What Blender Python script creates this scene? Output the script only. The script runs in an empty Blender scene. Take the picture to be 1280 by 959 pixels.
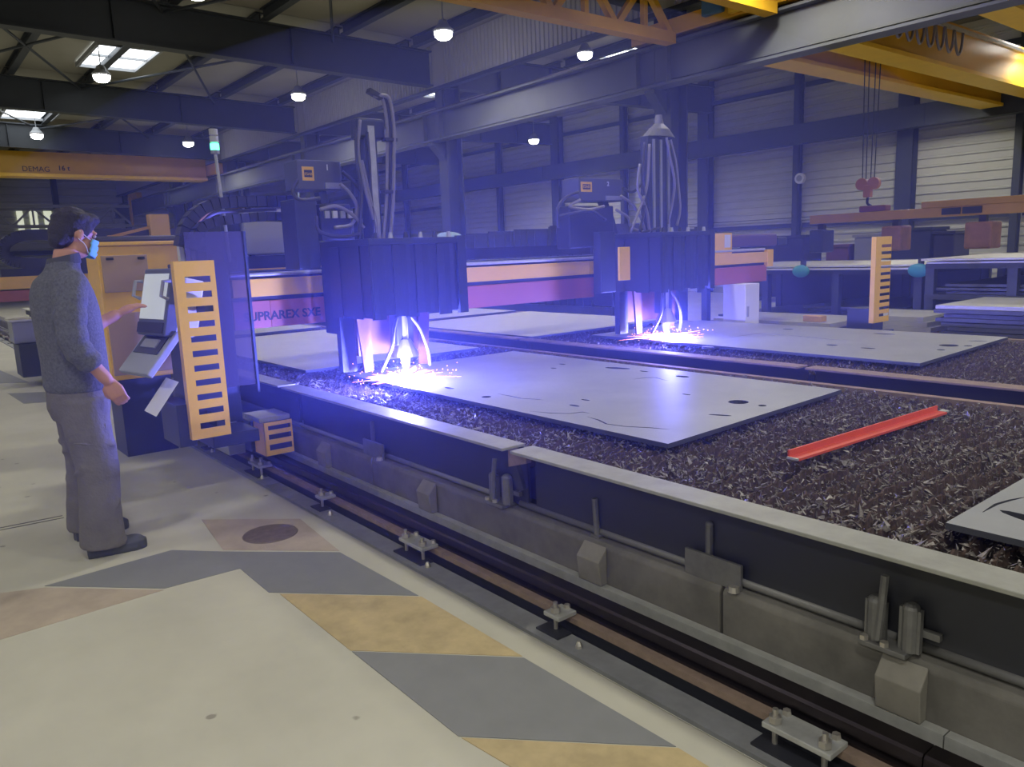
import bpy, bmesh, math, random
import numpy as np
from mathutils import Vector, Matrix, Quaternion
random.seed(7); np.random.seed(7)
SC = bpy.context.scene
COL = SC.collection
PI = math.pi

# ---------------------------------------------------------------- camera
F, H, CX, CY = 970.0, 1.5, 640.0, 479.5
def _axes(v1, v2):
    a = -np.array([v1[0]-CX, CY-v1[1], -F]); a /= np.linalg.norm(a)
    b = np.array([v2[0]-CX, CY-v2[1], -F]); b /= np.linalg.norm(b)
    s = (a+b)/np.linalg.norm(a+b); d = (a-b)/np.linalg.norm(a-b)
    X = (s+d)/2**.5; Y = (s-d)/2**.5
    return np.array([X, Y, np.cross(X, Y)])
AX = _axes((-160, 345), (1890, 265))          # X: along the rails, Y: across the hall
CAMPOS = np.array([0, 0, H])
def _ray(x, y): return AX @ np.array([x-CX, CY-y, -F])
def onz(x, y, z=0.0): r = _ray(x, y); return Vector(CAMPOS + r*(z-H)/r[2])
def ony(x, y, Y): r = _ray(x, y); return Vector(CAMPOS + r*Y/r[1])
def onx(x, y, X): r = _ray(x, y); return Vector(CAMPOS + r*X/r[0])
cam = bpy.data.cameras.new('camera'); cam.sensor_width = 36; cam.sensor_fit = 'HORIZONTAL'
cam.lens = F/1280*36; cam.clip_start = .05; cam.clip_end = 200
co = bpy.data.objects.new('camera', cam); COL.objects.link(co)
m4 = Matrix([list(AX[i])+[CAMPOS[i]] for i in range(3)]+[[0, 0, 0, 1]])
co.matrix_world = m4
SC.camera = co

# ---------------------------------------------------------------- world, exposure
w = bpy.data.worlds.new('world'); SC.world = w; w.use_nodes = True
w.node_tree.nodes['Background'].inputs[0].default_value = (.55, .65, .9, 1)
w.node_tree.nodes['Background'].inputs[1].default_value = .35
vs = SC.view_settings
vs.view_transform = 'Standard'; vs.look = 'None'; vs.gamma = 1.0; vs.exposure = 0.15
vs.use_curve_mapping = False
SC.cycles.use_denoising = True
SC.cycles.volume_bounces = 0
SC.cycles.max_bounces = 6
SC.cycles.sample_clamp_indirect = 4
LAMP_W = 190.0         # each high-bay lamp
ARC_W = 520.0          # each plasma arc
ARC_COL = (.15, .16, 1.0)
HAZE = .032

# ---------------------------------------------------------------- materials
MATS = {}
def mat(name, col, rough=.6, metal=0.0, var=0.0, scale=6.0, bump=0.0, col2=None, emit=None, estr=0.0, alpha=None, detail=6, spec=.5, stretch=None, mid=.5):
    if name in MATS: return MATS[name]
    m = bpy.data.materials.new(name); m.use_nodes = True
    nt = m.node_tree; b = nt.nodes['Principled BSDF']
    b.inputs['Base Color'].default_value = (*col, 1)
    b.inputs['Roughness'].default_value = rough; b.inputs['Metallic'].default_value = metal
    b.inputs['Specular IOR Level'].default_value = spec
    if var or bump or col2:
        tc = nt.nodes.new('ShaderNodeTexCoord'); n = nt.nodes.new('ShaderNodeTexNoise')
        n.inputs['Scale'].default_value = scale; n.inputs['Detail'].default_value = detail
        n.inputs['Roughness'].default_value = .65
        src = tc.outputs['Object']
        if stretch:
            mp = nt.nodes.new('ShaderNodeMapping'); mp.inputs['Scale'].default_value = stretch
            nt.links.new(src, mp.inputs[0]); src = mp.outputs[0]
        nt.links.new(src, n.inputs['Vector'])
        if var or col2:
            r = nt.nodes.new('ShaderNodeValToRGB')
            c2 = col2 or tuple(c*(1-var) for c in col)
            r.color_ramp.elements[0].position = mid-.2; r.color_ramp.elements[1].position = mid+.2
            r.color_ramp.elements[0].color = (*c2, 1); r.color_ramp.elements[1].color = (*col, 1)
            nt.links.new(n.outputs['Fac'], r.inputs[0]); nt.links.new(r.outputs[0], b.inputs['Base Color'])
        if bump:
            bp = nt.nodes.new('ShaderNodeBump'); bp.inputs['Strength'].default_value = bump; bp.inputs['Distance'].default_value = .02
            nt.links.new(n.outputs['Fac'], bp.inputs['Height']); nt.links.new(bp.outputs[0], b.inputs['Normal'])
    if emit:
        b.inputs['Emission Color'].default_value = (*emit, 1); b.inputs['Emission Strength'].default_value = estr
    if alpha is not None: b.inputs['Alpha'].default_value = alpha
    MATS[name] = m
    return m

concrete = mat('floor_concrete', (.50, .49, .41), .62, var=.18, scale=1.6, bump=.06, detail=9)
def _specks(m):                                   # dark pits and scuffs of the old concrete
    nt = m.node_tree; b = nt.nodes['Principled BSDF']; tc = nt.nodes.new('ShaderNodeTexCoord')
    base = b.inputs['Base Color'].links[0].from_socket
    v = nt.nodes.new('ShaderNodeTexVoronoi'); v.inputs['Scale'].default_value = 3.6
    n = nt.nodes.new('ShaderNodeTexNoise'); n.inputs['Scale'].default_value = 24
    mx = nt.nodes.new('ShaderNodeMath'); mx.operation = 'MULTIPLY_ADD'; mx.inputs[1].default_value = .10
    cr = nt.nodes.new('ShaderNodeValToRGB')
    cr.color_ramp.elements[0].position = .092; cr.color_ramp.elements[1].position = .118
    cr.color_ramp.elements[0].color = (.42, .40, .38, 1); cr.color_ramp.elements[1].color = (1, 1, 1, 1)
    mul = nt.nodes.new('ShaderNodeMixRGB'); mul.blend_type = 'MULTIPLY'; mul.inputs[0].default_value = .8
    nt.links.new(tc.outputs['Object'], v.inputs['Vector']); nt.links.new(tc.outputs['Object'], n.inputs['Vector'])
    nt.links.new(n.outputs['Fac'], mx.inputs[0]); nt.links.new(v.outputs['Distance'], mx.inputs[2])
    nt.links.new(mx.outputs[0], cr.inputs[0]); nt.links.new(base, mul.inputs[1]); nt.links.new(cr.outputs[0], mul.inputs[2])
    nt.links.new(mul.outputs[0], b.inputs['Base Color'])
_specks(concrete)
kerbm = mat('kerb_concrete', (.165, .158, .142), .85, var=.5, scale=4, bump=.15)
greypaint = mat('grey_floor_paint', (.20, .208, .215), .55, var=.12, scale=7, bump=.03)
yelpaint = mat('yellow_floor_paint', (.53, .42, .22), .6, var=.32, scale=7, bump=.04)
wornpaint = mat('worn_floor_paint', (.44, .37, .29), .62, var=.3, scale=4, bump=.04)
edgeplate = mat('edge_plate_steel', (.27, .28, .29), .55, .1, var=.3, scale=9, bump=.05)
railm = mat('rail_steel', (.055, .045, .05), .32, .85, var=.3, scale=12)
railrust = mat('rail_foot_rust', (.30, .22, .17), .75, .2, var=.35, scale=14, bump=.15)
galv = mat('galvanised', (.46, .47, .45), .5, .3, var=.25, scale=16)
bolt_m = mat('bolt_zinc', (.48, .46, .42), .4, .8)
darkbl = mat('dark_navy_paint', (.022, .024, .034), .55, var=.3, scale=3)
navy = mat('navy_steel', (.035, .042, .062), .5, .2, var=.25, scale=4)
blackp = mat('black_plastic', (.018, .018, .021), .5)
curtainm = mat('curtain_rubber', (.030, .034, .055), .45, var=.25, scale=3)
rimm = mat('table_rim_steel', (.33, .335, .295), .55, .3, var=.25, scale=8, bump=.05)
platem = mat('mill_scale_plate', (.34, .355, .36), .5, .35, var=.18, scale=2.2, bump=.02)
plateedge = mat('sheet_dark', (.09, .095, .115), .5, .4, var=.3, scale=5)
sheetlt = mat('sheet_light', (.50, .50, .47), .5, .3, var=.15, scale=3)
slat_m = mat('slag_slat', (.105, .066, .050), .95, var=.0, scale=60, col2=(.035, .026, .024), bump=.3)
slag_m = mat('slag_crust', (.40, .385, .36), .6, .3, scale=26, col2=(.075, .052, .043), detail=3, mid=.53)
slagbase = mat('slag_base', (.05, .033, .027), .95, scale=18, col2=(.016, .013, .014), bump=.6)
yellow = mat('machine_yellow', (.86, .52, .03), .42, var=.1, scale=3)
craney = mat('crane_yellow', (.66, .36, .02), .42, var=.15, scale=2)
redbr = mat('beam_redbrown', (.40, .12, .07), .5, var=.15, scale=3)
orange = mat('orange_bar_paint', (.62, .085, .035), .5, var=.15, scale=9)
steelcol = mat('column_steel', (.035, .042, .055), .55, var=.2, scale=2)
runway_m = mat('runway_steel', (.115, .122, .13), .65, .0, var=.2, scale=1.5)
deckm = mat('roof_deck', (.30, .285, .235), .8, var=.08, scale=1)
fascm = mat('fascia_sheet', (.42, .41, .36), .6, var=.1, scale=1)
wallm = mat('wall_sheet', (.50, .505, .44), .6, var=.10, scale=.8)
walldk = mat('wall_inner', (.10, .10, .10), .9)
lampm = mat('lamp_glow', (1, 1, 1), emit=(1, .98, .92), estr=26)
skym = mat('skylight_glow', (1, 1, 1), emit=(.9, .96, 1), estr=3.2)
whitep = mat('white_paint', (.66, .66, .64), .45, var=.06, scale=4)
greyp = mat('grey_paint', (.30, .31, .33), .5, var=.1, scale=4)
hose_m = mat('hose_grey', (.21, .20, .22), .4)
hose_d = mat('hose_dark', (.04, .04, .05), .5)
screenm = mat('screen_glass', (.55, .58, .60), .25, emit=(.75, .82, .9), estr=.28)
printm = mat('print_dark', (.02, .018, .02), .6)
green_l = mat('green_lamp', (.1, .9, .4), emit=(.1, 1, .45), estr=4)
lens_m = mat('grey_lens', (.5, .5, .48), .3)
magn_m = mat('magnet_rust', (.36, .17, .075), .6, var=.4, scale=6)
hook_m = mat('hook_orange', (.55, .22, .12), .5)
bluec = mat('pale_blue_cover', (.28, .42, .48), .6, var=.2, scale=8, bump=.2)
bluedrum = mat('teal_drum_paint', (.02, .20, .25), .5)
wood = mat('timber', (.55, .33, .12), .7, var=.25, scale=12)
skin = mat('skin', (.50, .25, .175), .55, var=.08, scale=12)
hairm = mat('hair_dark', (.018, .014, .014), .6, bump=.6, scale=60, var=.3)
sweat = mat('sweater_knit', (.135, .14, .155), .95, var=.45, scale=75, bump=.35, detail=3)
trous = mat('work_trousers', (.15, .14, .135), .9, var=.22, scale=8, bump=.9, detail=4)
shoem = mat('shoe_leather', (.055, .06, .075), .5, var=.2, scale=12)
maskm = mat('face_mask_cloth', (.16, .46, .62), .8, bump=.15, scale=30)
arcm = mat('arc_glow', (1, 1, 1), emit=(.93, .90, 1), estr=90)
sparkm = mat('spark_glow', (1, .5, .2), emit=(1, .30, .10), estr=9)
def clear(name, tint, a, rough=.08):
    m = bpy.data.materials.new(name); m.use_nodes = True; nt = m.node_tree; nt.nodes.clear()
    o = nt.nodes.new('ShaderNodeOutputMaterial'); mx = nt.nodes.new('ShaderNodeMixShader')
    t = nt.nodes.new('ShaderNodeBsdfTransparent'); p = nt.nodes.new('ShaderNodeBsdfPrincipled')
    t.inputs[0].default_value = (*[min(1, c*2.2) for c in tint], 1)
    p.inputs['Base Color'].default_value = (*tint, 1); p.inputs['Roughness'].default_value = rough
    mx.inputs[0].default_value = a
    nt.links.new(t.outputs[0], mx.inputs[1]); nt.links.new(p.outputs[0], mx.inputs[2]); nt.links.new(mx.outputs[0], o.inputs[0])
    return m
plexi = clear('smoked_acrylic', (.22, .20, .25), .22, .2)

# ---------------------------------------------------------------- helpers
ORG = {}
def link(o): COL.objects.link(o); return o
def tag(o, label=None, cat=None, group=None, kind=None):
    if label: o['label'] = label
    if cat: o['category'] = cat
    if group: o['group'] = group
    if kind: o['kind'] = kind
    return o
def thing(name, label, cat, loc=(0, 0, 0), group=None, kind=None):
    o = link(bpy.data.objects.new(name, None)); o.location = loc; o.empty_display_size = .1
    ORG[o.name] = Vector(loc)
    return tag(o, label, cat, group, kind)
class MB:
    def __init__(s): s.v = []; s.f = []
    def add(s, vs, fs):
        n = len(s.v); s.v += [tuple(v) for v in vs]; s.f += [tuple(i+n for i in f) for f in fs]; return s
    def box(s, x0, x1, y0, y1, z0, z1, mtx=None):
        v = [Vector((x, y, z)) for z in (z0, z1) for y in (y0, y1) for x in (x0, x1)]
        if mtx: v = [mtx @ p for p in v]
        return s.add(v, [(0, 2, 3, 1), (4, 5, 7, 6), (0, 1, 5, 4), (2, 6, 7, 3), (0, 4, 6, 2), (1, 3, 7, 5)])
    def bar(s, a, b, wd, ht, up=(0, 0, 1)):
        a = Vector(a); b = Vector(b); d = (b-a); L = d.length; d.normalize()
        r = d.cross(Vector(up));
        if r.length < 1e-4: r = d.cross(Vector((1, 0, 0)))
        r.normalize(); u = r.cross(d)
        M = Matrix([[d[i], r[i], u[i], a[i]] for i in range(3)]+[[0, 0, 0, 1]])
        return s.box(0, L, -wd/2, wd/2, -ht/2, ht/2, M)
    def prism(s, prof, axis, a, b):
        """closed outline prof (2D) swept along axis; x: (y,z), y: (x,z), z: (x,y)"""
        k = {'x': lambda p, t: (t, p[0], p[1]), 'y': lambda p, t: (p[0], t, p[1]), 'z': lambda p, t: (p[0], p[1], t)}[axis]
        n = len(prof); v = [k(p, a) for p in prof]+[k(p, b) for p in prof]
        f = [(i, (i+1) % n, n+(i+1) % n, n+i) for i in range(n)]+[tuple(range(n))[::-1], tuple(range(n, 2*n))]
        return s.add(v, f)
    def tube(s, pts, r, n=8, closed=False):
        pts = [Vector(p) for p in pts]; rs = r if isinstance(r, (list, tuple)) else [r]*len(pts)
        rings = []; up = None
        for i, p in enumerate(pts):
            d = (pts[min(i+1, len(pts)-1)]-pts[max(i-1, 0)]).normalized()
            if up is None: up = d.orthogonal().normalized()
            up = (up-d*up.dot(d));
            up = up.normalized() if up.length > 1e-5 else d.orthogonal().normalized()
            q = d.cross(up)
            rings.append([p+(up*math.cos(2*PI*k/n)+q*math.sin(2*PI*k/n))*rs[i] for k in range(n)])
        v = [q for rg in rings for q in rg]; f = []
        for i in range(len(pts)-1):
            for k in range(n): f.append((i*n+k, i*n+(k+1) % n, (i+1)*n+(k+1) % n, (i+1)*n+k))
        f += [tuple(range(n))[::-1], tuple(range((len(pts)-1)*n, len(pts)*n))]
        return s.add(v, f)
    def loft(s, secs, n=20):
        """secs: (cx,cy,cz,rx,ry[,tilt]) elliptic rings in horizontal planes"""
        v = []; f = []
        for c in secs:
            t = c[5] if len(c) > 5 else 0
            for k in range(n):
                a = 2*PI*k/n; y = c[4]*math.sin(a)
                v.append((c[0]+c[3]*math.cos(a), c[1]+y, c[2]+y*t))
        for i in range(len(secs)-1):
            for k in range(n): f.append((i*n+k, i*n+(k+1) % n, (i+1)*n+(k+1) % n, (i+1)*n+k))
        f += [tuple(range(n))[::-1], tuple(range((len(secs)-1)*n, len(secs)*n))]
        return s.add(v, f)
    def ball(s, c, rx, ry, rz, n=16, m=10, mtx=None):
        v = []; f = []
        for j in range(1, m):
            b = PI*j/m
            for k in range(n):
                a = 2*PI*k/n; v.append(Vector((rx*math.sin(b)*math.cos(a), ry*math.sin(b)*math.sin(a), rz*math.cos(b))))
        v += [Vector((0, 0, rz)), Vector((0, 0, -rz))]
        if mtx: v = [mtx @ p for p in v]
        v = [p+Vector(c) for p in v]
        for j in range(m-2):
            for k in range(n): f.append((j*n+k, (j+1)*n+k, (j+1)*n+(k+1) % n, j*n+(k+1) % n))
        t, b = (m-1)*n, (m-1)*n+1
        for k in range(n): f.append((t, k, (k+1) % n)); f.append((b, (m-2)*n+(k+1) % n, (m-2)*n+k))
        return s.add(v, f)
    def build(s, name, m, parent=None, bevel=0, smooth=False, kind=None, label=None, org=None):
        me = bpy.data.meshes.new(name)
        o0 = ORG[parent.name] if parent is not None else (Vector(org) if org else Vector((0, 0, 0)))
        me.from_pydata([(v[0]-o0[0], v[1]-o0[1], v[2]-o0[2]) for v in s.v], [], s.f); me.update()
        if smooth: me.polygons.foreach_set('use_smooth', [True]*len(me.polygons))
        me.materials.append(m)
        o = link(bpy.data.objects.new(name, me))
        if parent is not None: o.parent = parent
        else: o.location = o0
        ORG[o.name] = o0
        if bevel:
            b = o.modifiers.new('bevel', 'BEVEL'); b.width = bevel; b.segments = 2; b.limit_method = 'ANGLE'
        if kind: o['kind'] = kind
        if label: o['label'] = label
        return o
def inst(src, name, parent, dx):                 # another piece sharing src's mesh, shifted by dx
    o = src.copy(); o.name = name; link(o); o.parent = parent; o.location = Vector(src.location)+Vector(dx)
    ORG[o.name] = ORG[parent.name]+Vector(o.location) if parent else Vector(o.location)
    return o
def fixn(o):
    bm = bmesh.new(); bm.from_mesh(o.data); bmesh.ops.recalc_face_normals(bm, faces=bm.faces); bm.to_mesh(o.data); bm.free(); return o
def text(name, s, size, loc, xdir, ydir, m, parent, extrude=.002, bold=.0):
    cu = bpy.data.curves.new(name, 'FONT'); cu.body = s; cu.size = size; cu.extrude = extrude; cu.offset = bold
    to = bpy.data.objects.new('t', cu); link(to); bpy.context.view_layer.update()
    me = bpy.data.meshes.new_from_object(to.evaluated_get(bpy.context.evaluated_depsgraph_get()))
    bpy.data.objects.remove(to)
    xd = Vector(xdir).normalized(); yd = Vector(ydir).normalized(); zd = xd.cross(yd)
    M = Matrix([[xd[i], yd[i], zd[i], loc[i]-ORG[parent.name][i]] for i in range(3)]+[[0, 0, 0, 1]])
    me.transform(M); me.materials.clear(); me.materials.append(m); me.name = name
    o = link(bpy.data.objects.new(name, me)); o.parent = parent; ORG[o.name] = ORG[parent.name]
    return o
def spline(pts, n=8):
    P = [Vector(p) for p in pts]; P = [P[0]*2-P[1]]+P+[P[-1]*2-P[-2]]; out = []
    for i in range(1, len(P)-2):
        for k in range(n):
            t = k/n; a, b, c, d = P[i-1:i+3]
            out.append(.5*((2*b)+(c-a)*t+(2*a-5*b+4*c-d)*t*t+(3*b-a-3*c+d)*t**3))
    out.append(P[-2]); return out
def ibeam(mb, a, b, wd, ht, tf=.03, tw=.02, up=(0, 0, 1)):
    a = Vector(a); b = Vector(b); u = Vector(up)
    mb.bar(a+u*(ht/2-tf/2), b+u*(ht/2-tf/2), wd, tf, up); mb.bar(a-u*(ht/2-tf/2), b-u*(ht/2-tf/2), wd, tf, up)
    return mb.bar(a, b, tw, ht-2*tf, up)

# ================================================================ the hall
X0, X1, Y0, YV, YF = -45.0, 9.0, -9.0, 10.0, 20.0
COLX = [-35.4, -28.7, -22.0, -14.85, -8.55, -2.2, 4.3]
def deck_z(Y): return 6.02+abs(Y-YV)*.022

# floor: slab with the groove along its edge and the rail trench
prof = [(Y0, -.3), (Y0, 0), (1.797, 0), (1.797, -.025), (1.815, -.025), (1.815, -.012), (1.925, -.012), (1.925, -.10), (2.2, -.10), (2.2, 0), (YF, 0), (YF, -.3)]
mb = MB(); mb.prism(prof[::-1], 'x', X0, X1)
floor = mb.build('floor', concrete, kind='structure')
mb = MB()
for i in range(9):
    a = -40+i*5.0; mb = MB().box(a, a+4.992, 1.818, 1.925, -.012, .004); mb.build('edge_plate', edgeplate, floor)
def paint(name, pts, m, z=.0025):
    P = [onz(*p) for p in pts]; n = len(P)
    mb = MB().add([(p.x, p.y, z) for p in P]+[(p.x, p.y, 0) for p in P], [tuple(range(n))]+[(i, n+i, n+(i+1) % n, (i+1) % n) for i in range(n)])
    return fixn(mb.build(name, m, floor))
paint('painted_stripe', [(56, 733), (206, 736), (300, 711), (278, 690), (215, 688)], greypaint)
paint('painted_stripe', [(300, 711), (278, 690), (425, 691), (523, 745), (336, 741)], greypaint)
paint('painted_stripe', [(440, 815), (655, 823), (845, 934), (573, 921)], greypaint)
paint('painted_stripe', [(350, 743), (527, 746.5), (653, 821), (438, 813.5)], yelpaint)
paint('painted_stripe', [(577, 923), (848, 936), (960, 1005), (690, 990)], yelpaint)
paint('painted_stripe', [(252, 650), (375, 649), (424, 689), (279, 688)], wornpaint)
paint('painted_stripe', [(0, 742), (56, 735), (204, 738), (0, 800)], wornpaint, .002)
paint('painted_stripe', [(-60, 455), (0, 463), (36, 478), (-20, 480)], greypaint)
paint('painted_stripe', [(10, 492), (60, 490), (78, 501), (30, 505)], greypaint)
mb = MB()                                            # scribed expansion joint
for off in (0, .05):
    a = onz(-20, 662)+Vector((0, -.6, 0)); b = onz(78, 645)
    mb.bar(a+Vector((off, 0, .0015)), b+Vector((off, 0, .0015)), .008, .003)
mb.build('expansion_joint', mat('joint_dark', (.12, .115, .10), .9), floor)
# round manhole cover stain in the worn stripe
c = onz(338, 668, 0)
MB().loft([(c.x, c.y, .002, .15, .15), (c.x, c.y, .008, .145, .145)], 28).build('manhole_cover', mat('cover_iron', (.20, .16, .13), .6, .4, var=.4, scale=20, bump=.3), floor)

# outer walls
mb = MB().box(X0-.15, X0, Y0, YF, -.3, 8); wall_left = mb.build('wall_left', walldk, kind='structure')
mb = MB().box(X1, X1+.15, Y0, YF, -.3, 8); mb.build('wall_right', wallm, kind='structure')
mb = MB().box(X0, X1, Y0-.15, Y0, -.3, 8); mb.build('wall_front', wallm, kind='structure')
mb = MB().box(X0, X1, YF+.12, YF+.3, -.3, 8); wall_back = mb.build('wall_back', walldk, kind='structure')
def ribbed(axis, a, b, z0, z1, at, amp, pitch, sgn):
    """horizontally ribbed sheet between a and b, ribs run along the wall"""
    zs = []; z = z0
    while z < z1-1e-6:
        zs += [(z, 0), (z+pitch*.62, 0), (z+pitch*.72, amp), (z+pitch*.9, amp)]; z += pitch
    zs = [(min(q, z1), d) for q, d in zs]+[(z1, 0)]
    v = []; f = []
    for q, d in zs:
        for t in (a, b): v.append((t, at-sgn*d, q) if axis == 'x' else (at+sgn*d, t, q))
    n = len(zs)
    for q in (z0, z1): pass
    for i in range(n-1): f.append((2*i, 2*i+1, 2*i+3, 2*i+2))
    return MB().add(v, f)
WX = [-45, -37.5, -32.5, -28.8, -25.3, -21.84, -18.5, -15.18, -12.1, -9.18, -6.73, -3.2, -.2, 3, 9]
for i in range(len(WX)-1):
    for z0, z1 in ((0, 2.1), (2.12, 4.2), (4.22, 6.4)):
        ribbed('x', WX[i]+.01, WX[i+1]-.01, z0, z1, YF+.1, .035, .21, 1).build('wall_panel', wallm, wall_back)
    wide = i % 2 == 1
for i, x in enumerate(WX[1:-1]):
    wide = WX[i+1] in (-28.8, -21.84, -15.18, -9.18, -3.2, 3, -37.5)
    mb = MB(); ww = .19 if wide else .075
    ibeam(mb, (x, YF-.12, 0), (x, YF-.12, 6.4), ww*2, .30 if wide else .2, .03, .03, (0, 1, 0))
    mb.box(x-ww, x+ww, YF-.26, YF-.235, 0, 6.4)
    mb.build('wall_post', steelcol, wall_back)
for z in (3.55, 5.6, 1.9):
    for a, b in zip(WX[:-1], WX[1:]):
        if z == 3.55 and a > -29: continue
        MB().box(a+.1, b-.1, YF-.02, YF+.06, z-.06, z+.06).build('wall_rail', steelcol, wall_back)
for i in range(9):
    y = -8.8+i*3.2
    for z0, z1 in ((0, 1.1), (1.12, 3.0), (3.02, 6.6)):
        ribbed('y', y+.05, y+3.15, z0, z1, X0+.06, .04, .35, 1).build('wall_panel', wallm, wall_left)
    MB().box(X0+.08, X0+.4, y-.12, y+.12, 0, 6.6).build('wall_post', steelcol, wall_left)
MB().box(X0+.05, X0+.25, -8.8, 20, 2.2, 2.4).build('wall_rail', steelcol, wall_left)
for xa_, xb_ in ((20, 32), (36, 50), (54, 68)):
    p_, q_ = onx(xa_, 264, X0+.12), onx(xb_, 294, X0+.12)
    MB().box(X0+.11, X0+.15, p_.y, q_.y, q_.z, p_.z).build('window_pane', mat('window_glow', (1, 1, .9), emit=(.95, 1, .80), estr=.55), wall_left)

# roof
ceil = MB().box(X0, X1, Y0, YF+.3, 6.6, 6.75).build('ceiling', walldk, kind='structure')
PUR = [-8.4+1.62*i for i in range(12)]
PUR2 = [10.6+1.6*i for i in range(7)]
EDG = [X0]+COLX+[X1]
def quadpanel(x0, x1, y0, y1, m, name):
    z0, z1 = deck_z(y0), deck_z(y1); t = .05
    v = [(x, y, z+d) for d in (0, t) for (x, y, z) in ((x0, y0, z0), (x1, y0, z0), (x1, y1, z1), (x0, y1, z1))]
    return MB().add(v, [(0, 3, 2, 1), (4, 5, 6, 7), (0, 1, 5, 4), (1, 2, 6, 5), (2, 3, 7, 6), (3, 0, 4, 7)]).build(name, m, ceil)
def sky_rect(pts, z):
    P = [onz(*p, z) for p in pts]; return (min(p.x for p in P), max(p.x for p in P), min(p.y for p in P), max(p.y for p in P))
for k in range(len(EDG)-1):
    a, b = EDG[k], EDG[k+1]
    ys = [Y0]+PUR
    for y0, y1 in zip(ys, ys[1:]+[YV]): quadpanel(a+.01, b-.01, y0+.005, y1-.005, deckm, 'roof_panel')
    ys = [YV]+PUR2
    for y0, y1 in zip(ys, ys[1:]+[YF]): quadpanel(a+.01, b-.01, y0+.005, y1-.005, deckm, 'roof_panel')
    for y in PUR+PUR2:
        z = deck_z(y); mb = MB(); ibeam(mb, (a+.1, y, z-.11), (b-.1, y, z-.11), .15, .2, .025, .03); mb.build('purlin', steelcol, ceil)
for x in COLX:                                        # haunched rafters
    for ya, yb, zs in ((Y0, YV-.15, 1), (YV+.15, YF-.3, 1)):
        mb = MB(); za, zb = deck_z(ya)-.22, deck_z(yb)-.22; bot = 5.08
        ba = bot+.022*abs(ya-YV)*.9; bb = bot+.022*abs(yb-YV)*.9
        for (zl, zh, hw) in ((None, None, .012),):
            mb.add([(x+s*hw, y, z) for s in (-1, 1) for (y, z) in ((ya, ba), (yb, bb), (yb, zb), (ya, za))],
                   [(0, 1, 2, 3), (7, 6, 5, 4), (0, 4, 5, 1), (2, 6, 7, 3), (1, 5, 6, 2), (0, 3, 7, 4)])
        mb.bar((x, ya, ba+.015), (x, yb, bb+.015), .26, .03); mb.bar((x, ya, za-.015), (x, yb, zb-.015), .26, .03)
        for i in range(1, 6):
            y = ya+(yb-ya)*i/6; t = i/6
            mb.box(x-.1, x+.1, y-.008, y+.008, ba+(bb-ba)*t, za+(zb-za)*t)
        mb.build('rafter', steelcol, ceil)
for k in range(1, len(COLX)-1):                        # cross bracing rods under the deck
    a, b = COLX[k-1], COLX[k]
    for (y0, y1) in ((1.2, 4.4), (4.4, 7.6)):
        for p, q in (((a, y0), (b, y1)), ((a, y1), (b, y0))):
            MB().tube([(p[0], p[1], deck_z(p[1])-.34), (q[0], q[1], deck_z(q[1])-.34)], .028, 6).build('brace_rod', steelcol, ceil)
for cx, cy, sx, sy in ((-19.6, 4.75, 1.1, .62), (-27.2, 4.1, 1.5, .7), (-13.2, 14.6, .9, .55), (-18.6, 12.7, 1.2, .5), (-34, 8.5, 1.2, .6), (-6, -2, 1.2, .7), (-12, -2, 1.2, .7)):
    z = deck_z(cy)-.012
    sk = MB().box(cx-sx, cx+sx, cy-sy, cy+sy, z-.02, z+.01).build('skylight', skym, ceil)
    mb = MB()
    for s in (-1, 1):
        mb.box(cx-sx-.06, cx+sx+.06, cy+s*sy-.03, cy+s*sy+.03, z-.09, z); mb.box(cx+s*sx-.03, cx+s*sx+.03, cy-sy, cy+sy, z-.09, z)
    mb.box(cx-.02, cx+.02, cy-sy, cy+sy, z-.07, z-.02)
    mb.build('skylight_frame', greyp, ceil)

# fascia sheets between the two bays
fas = MB().box(X0, X1, YV+.06, YV+.1, 5.1, 6.0).build('trim_1', fascm, kind='structure')
for k in range(len(EDG)-1):
    a, b = EDG[k]+.2, EDG[k+1]-.2; n = int((b-a)/.12); v = []; f = []
    for i in range(n*4+1):
        t = i//4; u = i % 4; x = a+(b-a)*(t+(0, .55, .65, .9)[u])/n; d = (0, 0, .022, .022)[u]
        v += [(min(x, b), YV+.05-d, 5.09), (min(x, b), YV+.05-d, 5.98)]
    for i in range(n*4): f.append((2*i, 2*i+2, 2*i+3, 2*i+1))
    MB().add(v, f).build('fascia_sheet', fascm, fas)
    MB().box(a-.2, b+.2, YV-.02, YV+.12, 5.03, 5.10).build('fascia_edge', steelcol, fas)

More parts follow.
